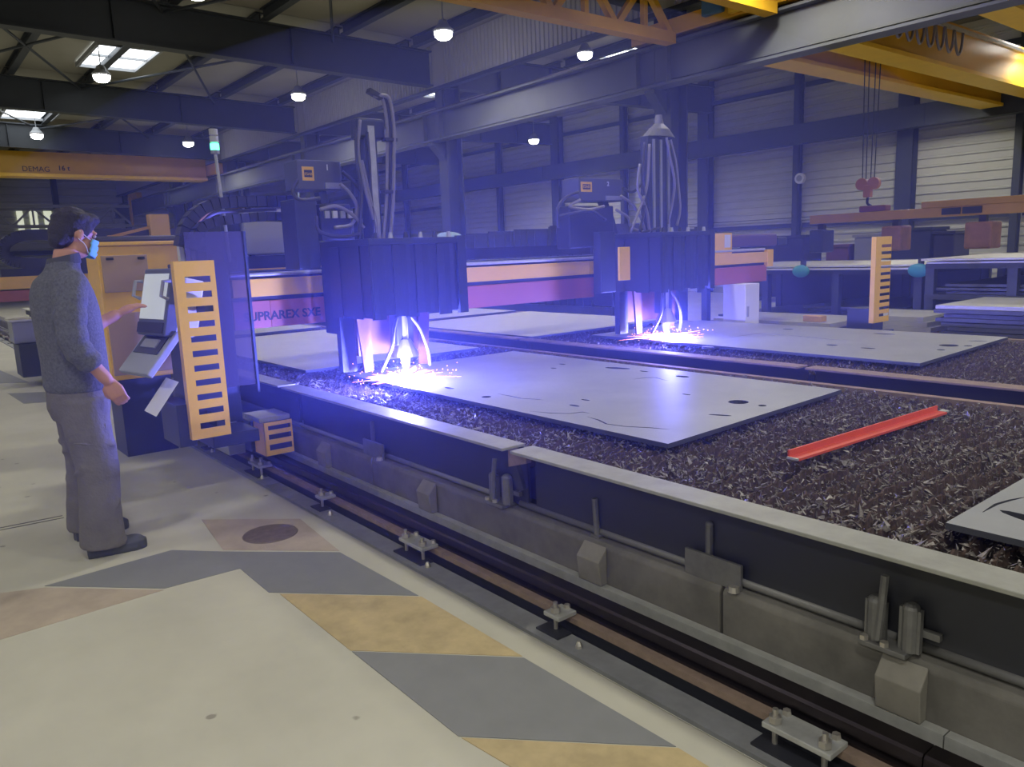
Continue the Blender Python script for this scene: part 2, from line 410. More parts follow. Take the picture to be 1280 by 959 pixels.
# columns of the valley line and the crane runway on their brackets
for i, x in enumerate(COLX):
    t = thing('steel_column', 'dark steel hall column carrying the crane runway between the two bays', 'column', (x, YV+.30, 0), group='columns between the bays')
    mb = MB(); ibeam(mb, (x, YV+.30, 0), (x, YV+.30, 6.0), .34, .42, .03, .02, (0, 1, 0)); mb.build('shaft', steelcol, t)
    MB().box(x-.28, x+.28, YV+.05, YV+.55, 0, .03).build('base_plate', steelcol, t)
    mb = MB().prism([(YV-.22, 3.85), (YV+.08, 3.55), (YV+.08, 3.9), (YV-.22, 3.9)], 'x', x-.1, x+.1); mb.build('bracket', steelcol, t)
    MB().box(x-.14, x+.14, YV+.055, YV+.09, 4.64, 5.02).build('bracket_post', steelcol, t)
rw = thing('crane_runway', 'long grey steel crane runway beam between the two bays', 'beam', (0, YV, 3.93))
for a, b in zip(EDG[:-1], EDG[1:]):
    mb = MB(); ibeam(mb, (a+.005, YV-.05, 4.25), (b-.005, YV-.05, 4.25), .30, .62, .035, .025)
    mb.box(a+.005, b-.005, YV-.085, YV-.045, 4.02, 4.5); mb.build('runway_girder', runway_m, rw)
    for q in (a+.3, b-.33): MB().box(q, q+.03, YV-.19, YV-.09, 3.975, 4.525).build('stiffener', runway_m, rw)
    MB().box(a, b, YV-.085, YV-.015, 4.56, 4.62).build('rail_bar', railm, rw)
rw2 = thing('crane_runway', 'dark steel crane runway beam along the ribbed back wall', 'beam', (0, YF-.5, 4.1))
for a, b in zip([X0+.5]+COLX, COLX+[X1-.1]):
    mb = MB(); ibeam(mb, (a+.005, YF-.55, 4.25), (b-.005, YF-.55, 4.25), .3, .5); mb.box(a+.005, b-.005, YF-.7, YF-.66, 4.02, 4.48); mb.build('runway_girder', steelcol, rw2)

# high-bay lamps
LN = [0]
def lamp(x, y, z, label, W=None, group=None):
    t = thing('high_bay_lamp', label, 'lamp', (x, y, z), group=group)
    MB().loft([(x, y, z, .17, .17), (x, y, z+.03, .19, .19), (x, y, z+.10, .12, .12), (x, y, z+.2, .07, .07)], 20).build('housing', greyp, t)
    MB().loft([(x, y, z-.13, .05, .05), (x, y, z-.12, .10, .10), (x, y, z-.08, .15, .15), (x, y, z-.002, .165, .165)], 20).build('lens', lampm, t)
    top = deck_z(y)
    MB().tube([(x, y, z+.2), (x, y, top)], .012, 6).build('hanger', greyp, t)
    l = bpy.data.lights.new('lamp_light', 'SPOT'); l.energy = W or LAMP_W; l.spot_size = math.radians(158); l.spot_blend = .45
    l.shadow_soft_size = .17; l.color = (1.0, .965, .86)
    lo = link(bpy.data.objects.new('lamp_light', l)); lo.parent = t; lo.location = (0, 0, -.32)
    return t
lx = [-27.1, -18.4, -12.15, -5.6, .6, 6]
LL = {(-12.15, 8.4): 'high-bay lamp between the big rafter and the ribbed fascia sheets',
      (-18.4, 8.4): 'high-bay lamp hanging near the fascia between the two dark rafters',
      (-18.4, 4.1): 'high-bay lamp hanging right beside the large skylight',
      (-27.1, 4.1): 'high-bay lamp hanging by the small skylight above the lettered crane',
      (-27.1, 8.4): 'high-bay lamp above the end of the lettered crane near the columns'}
for x in lx:
    for y in (8.4, 4.1, -.4, -5):
        if y == -.4 and -13 < x < -1: continue          # lamps left out to deepen the gantry's shadow on the walkway
        lamp(x, y, 5.4, LL.get((x, y), 'round high-bay lamp hanging under the roof of the cutting bay'), group='lamps of the cutting bay', W=LAMP_W*(.95 if x < -10 else 1.25))
lamp(-34, 3.4, 5.2, 'round high-bay lamp hanging under the roof of the cutting bay', group='lamps of the cutting bay')
for x in (-24, -16.5, -12.95, -6.5, -1):
    lamp(x, 13.25 if x != -12.95 else 12.7, 5.6 if x != -12.95 else 5.72, 'round high-bay lamp hanging under the roof of the storage bay', group='lamps of the storage bay', W=LAMP_W*.75)
for x in (-20, -8.0, -5.6, -1):
    lamp(x, 17.2, 5.05, 'round high-bay lamp hung low under the roof near the back wall', group='low lamps near the back wall')

# ================================================================ rail, kerb, tables
rail = thing('gantry_rail', 'dark polished gantry rail bolted along the concrete kerb', 'rail', (0, 2.03, 0))
for i in range(10):
    a = -40+i*4.9; b = a+4.896
    MB().prism([(1.985, .06), (1.985, .070), (2.004, .077), (2.004, .090), (1.985, .096), (1.985, .126), (1.993, .134), (2.054, .134), (2.062, .126), (2.062, .096), (2.046, .090), (2.046, .077), (2.080, .070), (2.080, .06)], 'x', a, b).build('rail_bar', railm, rail)
    MB().box(a, b, 1.945, 2.11, .035, .06).build('foot_plate', railrust, rail)
    MB().box(a, b, 2.112, 2.149, -.1, .134).build('ledge_strip', galv, rail)
    MB().box(a, b, 1.96, 2.09, -.1, .035).build('sole_block', darkbl, rail)
for i in range(26):
    x = -1.11-1.06*i+(0 if i else 0); long = i in (0, 2, 4)
    hw = .11 if long else .045
    cl = MB().box(x-hw, x+hw, 1.875, 1.972, .062, .080).build('rail_clip', galv, rail, bevel=.003)
    MB().box(x-hw-.02, x+hw+.02, 1.85, 1.925, .004, .012).build('clip_base', darkbl, rail)
    for bx in ((x-hw*.72, x+hw*.72) if long else (x,)):
        mb = MB().loft([(bx, 1.90, .008, .009, .009), (bx, 1.90, .125, .009, .009)], 8); mb.loft([(bx, 1.90, .082, .020, .020), (bx, 1.90, .103, .020, .020)], 6); mb.build('clip_bolt', bolt_m, rail)
        mb = MB().loft([(bx, 1.962, .08, .015, .015), (bx, 1.962, .095, .012, .012)], 6); mb.build('clip_bolt', bolt_m, rail)
    MB().loft([(x+.16, 1.872, .004, .016, .016), (x+.16, 1.872, .014, .014, .014), (x+.16, 1.872, .03, .006, .006)], 6).build('floor_bolt', bolt_m, rail)

kerb = thing('concrete_kerb', 'long low grey concrete kerb with pilasters beside the cutting table', 'kerb', (0, 2.2, 0))
xj = [2.6, .1, -1.57, -4.1, -6.62, -9.14, -12, -17, -25, -38]
for a, b in zip(xj[1:], xj[:-1]):
    MB().prism([(2.155, -.1), (2.150, .285), (2.163, .305), (2.33, .305), (2.33, -.1)][::-1], 'x', a+.006, b-.006).build('kerb_block', kerbm, kerb, bevel=.006)
for k in range(8):
    x = .33-1.26*k
    MB().prism([(2.148, .136), (2.110, .136), (2.098, .24), (2.148, .296)], 'x', x-.065, x+.065).build('pilaster', mat('pilaster_concrete', (.22, .21, .18), .85, var=.3, scale=7, bump=.15), kerb, bevel=.004)
pipe = thing('conduit_pipe', 'thin grey conduit pipe lying along the top of the kerb', 'pipe', (0, 2.2, .305))
for a, b in ((.0, 2.6), (-.93, -.04), (-2.75, -.97), (-4.15, -2.95), (-9, -4.2)):
    MB().tube([(a+.01, 2.205, .326), (b-.01, 2.205, .326)], .017, 8).build('pipe_length', mat('conduit_grey', (.15, .15, .15), .5, .3), pipe, smooth=True)
    MB().box(a, b, 2.225, 2.30, .305, .318).build('cable_strap', blackp, pipe)

ZT = .63
def table(nm, label, ya, yb, xa, xb, joints, near):
    t = thing(nm, label, 'cutting table', (0, ya, 0))
    js = [xb]+joints+[xa]
    for b, a in zip(js[:-1], js[1:]):
        g = .028
        MB().box(a+g, b-g, ya+.145, ya+.16, .318 if near else .03, ZT-.052).build('side_panel', darkbl, t)
        MB().box(a+g, b-g, ya, ya+.135, ZT-.014, ZT).build('rim_plate', rimm if near else railrust, t, bevel=.003)
        MB().box(a+g, b-g, ya+.135, ya+.16, ZT-.05, ZT-.02).build('rim_step', darkbl, t)
    MB().box(xa, xb, ya+(.29 if near else .165), yb-.065, .03, ZT-.15).build('tray', slagbase, t)
    MB().box(xa, xb, yb-.06, yb, .03, ZT-.03).build('back_panel', railrust, t)
    return t
T1 = table('cutting_table', 'cutting table with slag-covered grate and pale rim beside the kerb', 2.055, 4.56, -13, 2.5, [-.05+.0, -2.65, -5.2, -8], True)
T2 = table('cutting_table', 'cutting table with slag-covered grate beyond the narrow gap', 4.86, 7.42, -13, 2.5, [-.2, -2.9, -6, -9], False)
rng = random.Random(3)
def slat_mesh(ya, yb, x, step=.017, h=.09, amp=.013):
    n = int((yb-ya)/step); v = []; f = []
    for i in range(n+1):
        y = ya+(yb-ya)*i/n; z = ZT-.046+rng.uniform(-amp, amp)+.010*math.sin(y*23+x)*(1 if i % 3 else .4); dx = rng.uniform(-.008, .008)
        for s, zz in ((-.006, z-h), (-.004, z), (.004, z), (.006, z-h)): v.append((x+s+dx, y, zz))
    for i in range(n):
        for k in range(3): f.append((4*i+k, 4*i+k+1, 4*i+4+k+1, 4*i+4+k))
    return MB().add(v, f)
for T, ya, yb, lo in ((T1, 2.225, 4.5, -4.2), (T2, 5.03, 7.36, -3.4)):
    x = 2.4; prot = [slat_mesh(ya, yb, 0) for _ in range(6)]
    srcs = {}
    rest = MB()
    while x > -12.8:
        k = rng.randrange(6)
        if x > lo:
            if k not in srcs:
                o = prot[k].build('slat', slat_m, T); o.location.x = x; o.location.y += 0; srcs[k] = o
            else: inst(srcs[k], 'slat', T, (x-srcs[k].location.x, 0, 0))
        else: rest.add([(p[0]+x, p[1], p[2]) for p in prot[k].v], prot[k].f)
        x -= .082 if x > lo else .09
    rest.build('slat_rows', slat_m, T, kind='stuff')
    # slag shards, spikes and drips frozen on the grate
    n = 62000 if T is T1 else 26000
    v = []; f = []
    for i in range(n):
        u = rng.random()**1.5; X = 1.2-u*(8.5); row = round((X-2.4)/.082)*.082+2.4
        X = row+rng.gauss(0, .016); Y = rng.uniform(ya, yb)
        cl = math.sin(X*5.1+Y*3.3)*math.sin(Y*7.7-X*2.2); 
        s = rng.uniform(.0035, .0085)*(1.25+.5*cl)*(1.9 if rng.random() < .07 else 1)
        if Y < ya+.25 and rng.random() < .5: s *= 1.3
        z = ZT-.034+rng.uniform(-.034, .014)-.9*abs(X-row); b = Vector((X, Y, z))
        ax = Vector((rng.gauss(0, .7), rng.gauss(0, .7)-.2, rng.gauss(.45, .4))).normalized()
        o1 = ax.orthogonal().normalized(); o2 = ax.cross(o1); L = s*rng.uniform(1.2, 3.4); wv = s*rng.uniform(.25, .6)
        k = len(v); v += [b-ax*L*.4+o1*wv, b-ax*L*.4-o1*wv*.6+o2*wv, b-ax*L*.4-o1*wv*.6-o2*wv, b+ax*L*.6+o1*rng.uniform(-1, 1)*s*.6]
        f += [(k, k+1, k+3), (k+1, k+2, k+3), (k+2, k, k+3), (k, k+2, k+1)]
    MB().add(v, f).build('slag_crust', slag_m, T, kind='stuff')
    g = MB(); nx, ny = 150, 40; xa_, xb_ = -12.8, 2.4            # lumpy bed of dross between the slats
    g.add([(xa_+(xb_-xa_)*i/nx, ya+(yb-ya)*j/ny, ZT-.088+rng.uniform(-.028, .028)) for i in range(nx+1) for j in range(ny+1)],
          [(i*(ny+1)+j, (i+1)*(ny+1)+j, (i+1)*(ny+1)+j+1, i*(ny+1)+j+1) for i in range(nx) for j in range(ny)])
    g.build('dross_bed', slagbase, T, kind='stuff')

# steel plates lying on the grates
def outline_plate(name, label, pts, z, th, m=platem, holes=(), lines=(), rng_=None):
    c = sum((Vector((p[0], p[1], 0)) for p in pts), Vector())/len(pts)
    t = thing(name, label, 'steel plate', (c.x, c.y, z))
    bm = bmesh.new(); loops = [[(p[0], p[1]) for p in pts]]
    for (hx, hy, ra, rb, an) in holes:
        k = 14; loops.append([(hx+ra*math.cos(2*PI*i/k)*math.cos(an)-rb*math.sin(2*PI*i/k)*math.sin(an), hy+ra*math.cos(2*PI*i/k)*math.sin(an)+rb*math.sin(2*PI*i/k)*math.cos(an)) for i in range(k)])
    for lp in lines:                                    # narrow cut kerfs as thin slots
        L = [Vector((p[0], p[1])) for p in lp]; up = []; dn = []
        for i, p in enumerate(L):
            d = (L[min(i+1, len(L)-1)]-L[max(i-1, 0)]).normalized(); nn = Vector((-d.y, d.x))*(.006 if 0 < i < len(L)-1 else .001)
            up.append(p+nn); dn.append(p-nn)
        loops.append([tuple(q) for q in up+dn[::-1]])
    es = []
    for lp in loops:
        vs_ = [bm.verts.new((p[0]-c.x, p[1]-c.y, 0)) for p in lp]
        es += [bm.edges.new((vs_[i], vs_[(i+1) % len(vs_)])) for i in range(len(vs_))]
    bmesh.ops.triangle_fill(bm, use_beauty=True, use_dissolve=False, edges=es, normal=(0, 0, 1))
    bmesh.ops.recalc_face_normals(bm, faces=bm.faces)
    r = bmesh.ops.extrude_face_region(bm, geom=bm.faces[:])
    bmesh.ops.translate(bm, verts=[e for e in r['geom'] if isinstance(e, bmesh.types.BMVert)], vec=(0, 0, -th))
    bmesh.ops.recalc_face_normals(bm, faces=bm.faces)
    me = bpy.data.meshes.new('plate_sheet'); bm.to_mesh(me); bm.free(); me.materials.append(m)
    me.materials.append(plateedge)
    for p in me.polygons:
        if abs(p.normal.z) < .5: p.material_index = 1
    o = link(bpy.data.objects.new('plate_sheet', me)); o.parent = t; ORG[o.name] = ORG[t.name]
    return t
def W(x, y, z=ZT): p = onz(x, y, z); return (p.x, p.y)
def H_(x, y, ra, rb=None, an=0): p = W(x, y); return (p[0], p[1], ra, rb or ra, an)
P1 = [W(835, 556), W(1052, 488), (-5.28, 4.23), (-5.3, 2.62)]
outline_plate('cut_plate', 'large grey steel plate with cut kerfs and holes lying beside the orange bar', P1, ZT+.004, .022, holes=[
    H_(923, 503.5, .055), H_(953, 508, .022), H_(732, 501, .035, .012), H_(718, 508, .04, .014), H_(772, 461, .10, .035, .3), H_(853, 471.5, .05, .03), H_(608, 497, .03), H_(692, 461, .03, .015), H_(703, 456, .035, .014),
    H_(900, 520, .06, .014, .4), H_(805, 465, .04, .012), H_(858, 494, .03, .01), H_(562, 486, .05, .02)],
    lines=[[W(622, 493), W(638, 496), W(652, 499), W(670, 500), W(680, 501)], [W(662, 515), W(690, 517.5), W(712, 518), W(728, 516), W(738, 518)], [W(734, 522), W(748, 526), W(758, 531), W(780, 534), W(815, 536), W(838, 538)], [W(792, 475), W(806, 473), W(820, 473), W(835, 477)]])
P2 = [W(1150, 455), W(1260, 422), (-5.6, 7.24), (-5.6, 5.5)]
outline_plate('cut_plate', 'grey steel plate with small cut holes on the table beyond the gap', P2, ZT+.004, .022, holes=[
    H_(1186, 432.5, .07), H_(1210, 433, .03), H_(1105, 418, .10, .03, .1), H_(1222, 427, .07, .02, .3), H_(1040, 432, .05, .03), H_(885, 434, .06, .025), H_(1085, 436, .06, .025), H_(985, 412, .06, .03), H_(1176, 438, .03)],
    lines=[[W(900, 424), W(950, 417), W(990, 420), W(1040, 425), W(1075, 426)]])
P3 = [W(1182, 655), W(1283, 597), (.9, 3.35), (.9, 2.42)]
outline_plate('cut_plate', 'grey steel plate with a bent-edged cut-out at the near end of the table', P3, ZT+.004, .02,
    lines=[[W(1228, 642), W(1245, 632), W(1262, 627), W(1285, 622)]], holes=[(-.69, 2.60, .20, .035, -.25)])
outline_plate('steel_plate', 'light steel plate on the near table behind the gantry beam', [(-8.9, 2.5), (-5.75, 2.5), (-5.75, 4.2), (-8.9, 4.2)], ZT+.004, .02, m=sheetlt)
outline_plate('steel_plate', 'light steel plate on the near table farthest behind the gantry beam', [(-12.8, 2.6), (-9.3, 2.55), (-9.3, 4.3), (-12.8, 4.3)], ZT+.004, .02, m=sheetlt)
outline_plate('steel_plate', 'light steel plate on the far table just behind the gantry beam', [(-8.6, 5.05), (-6.0, 5.05), (-6.0, 7.2), (-8.6, 7.2)], ZT+.004, .02, m=sheetlt)
outline_plate('steel_plate', 'light steel plate on the far table farthest behind the gantry beam', [(-12.6, 5.2), (-8.9, 5.1), (-8.9, 7.2), (-12.6, 7.2)], ZT+.004, .02, m=sheetlt)
# orange angle bar on the slag
a = onz(992, 573, ZT); b = onz(1177, 515, ZT); d = (b-a).normalized()
ob = thing('orange_bar', 'bright orange painted steel angle bar lying across the slag', 'bar', tuple(a))
mb = MB().bar(a+Vector((0, 0, -.002)), b+Vector((0, 0, -.002)), .052, .010); mb.build('flange', orange, ob)
q = Vector((-d.y, d.x, 0))*.024
mb = MB().bar(a+q+Vector((0, 0, .012)), b+q+Vector((0, 0, .012)), .008, .034); mb.build('upstand', orange, ob)
MB().bar(a-d*.012, a-d*.0005, .05, .008).build('bare_end', galv, ob)
MB().bar(b+d*.0005, b+d*.045, .034, .008).build('bare_end', galv, ob)

levm = mat('lever_steel', (.17, .17, .165), .5, .4, var=.3, scale=20)
# levers and clamps on the kerb
def lever(x, kind, label):
    t = thing('damper_lever', label, 'lever', (x, 2.2, .305))
    if kind == 'clamp':
        MB().box(x-.09, x+.05, 2.12, 2.26, .305, .322).build('base', levm, t, bevel=.003)
        for dx, hh, r in ((-.055, .12, .026), (.045, .13, .024)):
            mb = MB().box(x+dx-.03, x+dx+.03, 2.15, 2.17, .322, .322+hh); mb.loft([(x+dx, 2.16, .322, r, r), (x+dx, 2.16, .322+hh, r, r)], 12); mb.ball((x+dx, 2.16, .322+hh), r, r, r*.7, 12, 6); mb.build('clamp_block', levm, t)
        MB().tube([(x-.04, 2.14, .33), (x-.03, 2.14, .45), (x-.03, 2.15, .53)], .012, 8).build('handle', levm, t)
        for dx in (-.075, -.015): MB().loft([(x+dx, 2.13, .322, .013, .013), (x+dx, 2.13, .336, .013, .013)], 6).build('bolt', bolt_m, t)
        MB().box(x+.07, x+.12, 2.17, 2.19, .37, .39).build('arm', levm, t)
    elif kind == 'bracket':
        MB().box(x-.12, x+.12, 2.165, 2.178, .305, .40).build('bracket_plate', levm, t)
        MB().tube([(x-.03, 2.19, .32), (x-.03, 2.19, .50)], .014, 8).build('handle', levm, t)
        MB().ball((x-.03, 2.19, .505), .015, .015, .015).build('knob', levm, t)
        MB().loft([(x+.1, 2.155, .305, .022, .022), (x+.1, 2.155, .325, .018, .018)], 10).build('bolt', bolt_m, t)
    else:
        MB().tube([(x, 2.19, .305), (x-.01, 2.19, .47)], .014, 8).build('handle', levm, t)
        MB().box(x-.025, x+.025, 2.175, 2.2, .305, .315).build('base', levm, t)
    return t
lever(-2.83, 'clamp', 'pair of grey damper clamps at the gap between table side panels')
lever(-.97, 'clamp', 'grey damper clamp with upright handle above a broad kerb pilaster')
lever(-1.62, 'bracket', 'upright damper lever behind a flat plate at the kerb joint')
lever(-4.1, 'bracket', 'upright damper lever with plate below the first plasma head')
lever(-2.22, 'rod', 'lone upright damper lever rod on the kerb above a pilaster')
fl = thing('gap_flap', 'rusty bent flap closing the gap in the table side', 'flap', (-2.66, 2.2, .45))
MB().prism([(-2.73, .52), (-2.60, .56), (-2.60, .60), (-2.73, .61)], 'y', 2.13, 2.16).build('flap_plate', railrust, fl)
MB().bar((-2.71, 2.15, .53), (-2.66, 2.15, .42), .02, .05).build('flap_stay', darkbl, fl)

# ================================================================ plasma gantry
GX = -5.4
G = thing('cutting_gantry', 'plasma cutting gantry with yellow cover beam spanning both tables', 'cutting machine', (GX-.3, 2.0, .15))
MB().box(-7.1, -5.30, 1.86, 2.13, .17, .40).build('end_carriage', navy, G, bevel=.01)
for x in (-6.75, -5.3):
    MB().loft([(x, 2.03, .15, .07, .04), (x, 2.03, .20, .07, .04)], 14).build('wheel', railm, G)
mb = MB()
for x in (-6.9, -6.35, -5.85):
    MB().box(x, x+.42, 1.74, 1.86, .15, .36).build('scraper_box', greyp, G, bevel=.006)
MB().box(-6.0, -5.36, 1.62, 1.84, .40, 1.50).build('end_housing', navy, G, bevel=.01)
MB().box(-5.98, GX, 2.12, 8.25, 1.03, 1.22).build('main_beam', redbr, G, bevel=.006)
MB().box(-6.02, GX-.02, 1.86, 8.25, 1.22, 1.26).build('beam_gap', darkbl, G)
for i, (a, b) in enumerate(((1.86, 2.56), (2.57, 5.28), (5.29, 8.27))):
    MB().box(-6.0, GX+.02, a, b, 1.252, 1.375).build('cover_panel', yellow, G, bevel=.004)
MB().box(-6.0, GX-.02, 1.86, 8.25, 1.375, 1.43).build('guide_rail', navy, G)
MB().box(-5.98, GX, 1.86, 2.12, 1.03, 1.22).build('main_beam', redbr, G)
MB().tube([(GX-.005, 1.86, 1.405), (GX-.005, 8.2, 1.405)], .014, 8).build('guide_shaft', galv, G)
text('lettering', 'SUPRAREX SXE', .086, (GX+.002, 1.925, 1.085), (0, 1, 0), (0, 0, 1), printm, G, bold=.002)
# smoked acrylic screen beside the console
pa, pb = onx(229, 290, -5.28), onx(303, 285, -5.28)
mb = MB().box(-5.285, -5.275, pa.y, pb.y, .66, 1.70); mb.build('screen_panel', plexi, G, bevel=0)
MB().box(-5.30, -5.265, pb.y-.004, pb.y+.012, .60, 1.70).build('screen_edge', navy, G)
# slotted yellow guard, near end
def slotted(xf, y0, y1, z0, z1, n, sl, sr, frac, name, ret=.06, sy=-1):
    """front sheet at x = xf with n real slots, and a folded return along the side"""
    mb = MB(); t = .006; zs = [z0]; pitch = (z1-z0-.10)/n
    mb.box(xf-t, xf, y0, y0+sl, z0, z1); mb.box(xf-t, xf, y1-sr, y1, z0, z1)
    z = z0; 
    for i in range(n):
        a = z0+.06+pitch*i; mb.box(xf-t, xf, y0+sl, y1-sr, z, a); z = a+pitch*frac
    mb.box(xf-t, xf, y0+sl, y1-sr, z, z1)
    if sy < 0: mb.box(xf-ret, xf-t, y0, y0+t, z0, z1)
    else: mb.box(xf-ret, xf-t, y1-t, y1, z0, z1)
    return mb.build(name, yellow, G)
ga = onx(240, 551, -4.80); gb = onx(289, 546, -4.80); gt = onx(217, 327, -4.80)
gy0, gy1, gz0, gz1 = ga.y, gb.y, ga.z, gt.z
gy0 = (onx(240, 551, -4.80).y+onx(217, 327, -4.80).y)/2
gy1 = (onx(289, 546, -4.80).y+onx(268, 326, -4.80).y)/2
slotted(-4.80, gy0, gy1, gz0, gz1, 11, .055, .03, .42, 'slotted_guard')
MB().box(-4.975, -4.81, gy1-.08, gy1-.02, .50, .58).build('guard_bracket', navy, G)
MB().box(-4.975, -4.81, gy1-.08, gy1-.02, 1.2, 1.28).build('guard_bracket', navy, G)
# three-slot buffer guard in front of the carriage
cb = onz(333, 571, .19)
def small_guard():
    x, y = cb.x, cb.y; z0, z1 = .19, .42; mb = MB(); w_ = .20; t = .006
    mb.box(x-.19, x, y, y+t, z0, z1)
    mb.box(x-t, x, y, y+.03, z0, z1); mb.box(x-t, x, y+w_-.01, y+w_, z0, z1)
    for a, b in ((z0, z0+.035), (z0+.075, z0+.11), (z0+.145, z0+.175), (z0+.205, z1)): mb.box(x-t, x, y+.03, y+w_-.01, a, b)
    mb.build('buffer_guard', yellow, G)
    MB().box(x-.17, x-.02, y+.02, y+w_-.02, z0+.02, z1-.02).build('buffer_block', darkbl, G)
    MB().box(x-.30, x-.02, y-.02, y+w_, z1, z1+.035).build('buffer_lid', greyp, G, bevel=.006)
small_guard()
# far end: slotted guard, leg and drive boxes
fy = onx(1092, 390, -4.0).y; fy1 = onx(1111, 390, -4.0).y
slotted(-4.0, fy, fy1, .60, 1.5, 11, .12, .0, .42, 'slotted_guard', ret=.05)
MB().box(-4.3, -4.02, fy+.02, fy1-.08, .50, .75).build('guard_bracket', navy, G)
MB().box(-6.4, -3.9, 7.72, 8.05, .17, .50).build('end_carriage', navy, G, bevel=.01)
MB().box(-3.98, -3.9, 8.05, fy+.25, .40, .52).build('guard_bracket', navy, G)
p = onx(932, 352, -5.2); q2 = onx(949, 392, -5.2)
MB().box(-5.5, -5.2, p.y, q2.y, .50, 1.03).build('end_leg', whitep, G, bevel=.006)
MB().box(-5.46, -5.198, p.y+.03, p.y+.07, .66, .78).build('leg_label', greyp, G)
MB().box(-5.5, -4.5, p.y, q2.y+.5, .40, .50).build('end_foot', whitep, G)
p = onx(886, 292, GX); q2 = onx(915, 317, GX)
yb_ = MB().box(GX-.4, GX, p.y, q2.y, q2.z, p.z).build('drive_box', yellow, G, bevel=.004)
lb = MB().box(GX, GX+.002, q2.y-.14, q2.y-.03, q2.z+.07, p.z-.02); lb.build('label_plate', whitep, yb_)
MB().box(GX-.4, GX-.03, q2.y+.02, q2.y+.95, 1.44, p.z-.02).build('motor_box', mat('motor_brown', (.10, .06, .07), .5), G, bevel=.02)
MB().box(GX-.4, GX-.05, q2.y+.99, q2.y+1.2, 1.44, p.z-.06).build('motor_box', navy, G, bevel=.02)
MB().box(GX-.35, GX+.03, 8.22, 8.34, 1.20, 1.40).build('end_cap', yellow, G, bevel=.004)
# energy chains: two arched carriers from the near end over to the first head
def chain(pts, wdt, th, name, m=blackp):
    P = spline(pts, 10); mb = MB(); L = []
    acc = 0; last = P[0]; out = [P[0]]
    for p_ in P[1:]:
        if (p_-last).length > .055: out.append(p_); last = p_
    for i in range(len(out)-1):
        mb.bar(out[i], out[i]+(out[i+1]-out[i])*.86, wdt, th, up=(-1, 0, 0) if abs((out[i+1]-out[i]).normalized().x) < .5 else (0, 0, 1))
        mb.bar(out[i], out[i+1], wdt*.9, th*.8, up=(-1, 0, 0) if abs((out[i+1]-out[i]).normalized().x) < .5 else (0, 0, 1))
    return mb.build(name, m, G)
CXP = -5.55
c1 = [onx(x, y, CXP) for x, y in ((227, 308), (231, 285), (243, 268), (262, 257), (290, 253), (330, 252), (372, 252))]
c2 = [onx(x, y, CXP+.12) for x, y in ((238, 312), (246, 290), (262, 279), (295, 274), (330, 271), (368, 272))]
chain(c1, .075, .12, 'energy_chain'); chain(c2, .06, .12, 'energy_chain')
c3 = [onx(x, y, CXP-.06) for x, y in ((248, 283), (268, 267), (300, 264), (345, 262))]
MB().tube(spline(c3, 8), .012, 8).build('supply_hose', hose_m, G, smooth=True)
MB().tube([p_+Vector((0, 0, .03)) for p_ in spline(c3, 8)], .010, 8).build('supply_hose', mat('hose_orange', (.6, .3, .1), .5), G, smooth=True)
d0 = onx(221, 296, -5.75); d1 = onx(240, 330, -5.75)
mb = MB()
for i in range(3): mb.box(-5.78, -5.72, d0.y+i*.038, d0.y+i*.038+.03, 1.45, d0.z)
mb.build('cable_duct', whitep, G)
p = onx(303, 262, -6.15); q2 = onx(388, 316, -6.15)
MB().box(-6.45, -6.15, p.y, q2.y, q2.z, p.z).build('service_panel', mat('panel_grey', (.42, .42, .42), .5), G, bevel=.01)
MB().box(-6.5, -6.1, p.y-.1, q2.y+3.2, 1.44, q2.z-.01).build('cable_tray', darkbl, G)
text('panel_mark', '634', .075, (-6.147, p.y+.04, p.z-.075), (0, 1, 0), (0, 0, 1), printm, G)
MB().box(-6.6, -6.2, 2.1, 2.25, 1.4, 2.0).build('tray_post', navy, G)

# control console
con = thing('control_console', 'operator console with tilted screen on the gantry end carriage', 'console', (-5.1, 1.4, .4))
cx_ = -5.12; hw = .17
tilt = Matrix.Translation(Vector((cx_, 1.30, 1.28))) @ Matrix.Rotation(math.radians(12), 4, 'Z') @ Matrix.Rotation(math.radians(-14), 4, 'X')
mb = MB().box(-hw, hw, -.02, .07, -.215, .20, tilt); fr = mb.build('screen_case', mat('console_grey', (.085, .095, .12), .45), con, bevel=.012)
mb = MB().box(-hw+.02, hw-.02, -.024, -.0195, -.115, .165, tilt); mb.build('screen', screenm, fr)
mb = MB().box(-hw+.01, hw-.01, -.026, -.019, -.20, -.135, tilt); mb.build('button_strip', blackp, fr)
for s in (-1, 1):
    mb = MB().tube([tilt @ Vector((s*(hw+.005), -.02, .12)), tilt @ Vector((s*(hw+.005), -.065, .11)), tilt @ Vector((s*(hw+.005), -.065, .02)), tilt @ Vector((s*(hw+.005), -.02, .01))], .011, 8); mb.build('handle', greyp, fr)
mb = MB().box(-hw, hw, .07, .20, -.2, .16, tilt); mb.build('rear_case', whitep, fr, bevel=.01)
kt = Matrix.Translation(Vector((cx_, 1.22, .97))) @ Matrix.Rotation(math.radians(10), 4, 'Z') @ Matrix.Rotation(math.radians(48), 4, 'X')
mb = MB().box(-.20, .20, -.16, .16, -.03, .015, kt); kd = mb.build('control_desk', mat('desk_grey', (.33, .35, .37), .5), con, bevel=.008)
mb = MB().box(-.16, .16, -.02, .12, .015, .022, kt); mb.build('keypad', blackp, kd)
mb = MB().box(-.10, .10, .02, .08, .022, .03, kt); mb.build('keys', greyp, kd)
MB().box(-5.26, -4.98, 1.38, 1.60, .40, 1.08).build('pedestal', navy, con, bevel=.01)
mb = MB().bar((cx_+.0, 1.33, 1.08), (cx_, 1.40, 1.2), .08, .05); mb.build('neck', navy, con)
MB().box(-5.3, -4.96, 1.5, 1.8, .33, .41).build('bracket', navy, con, bevel=.006)
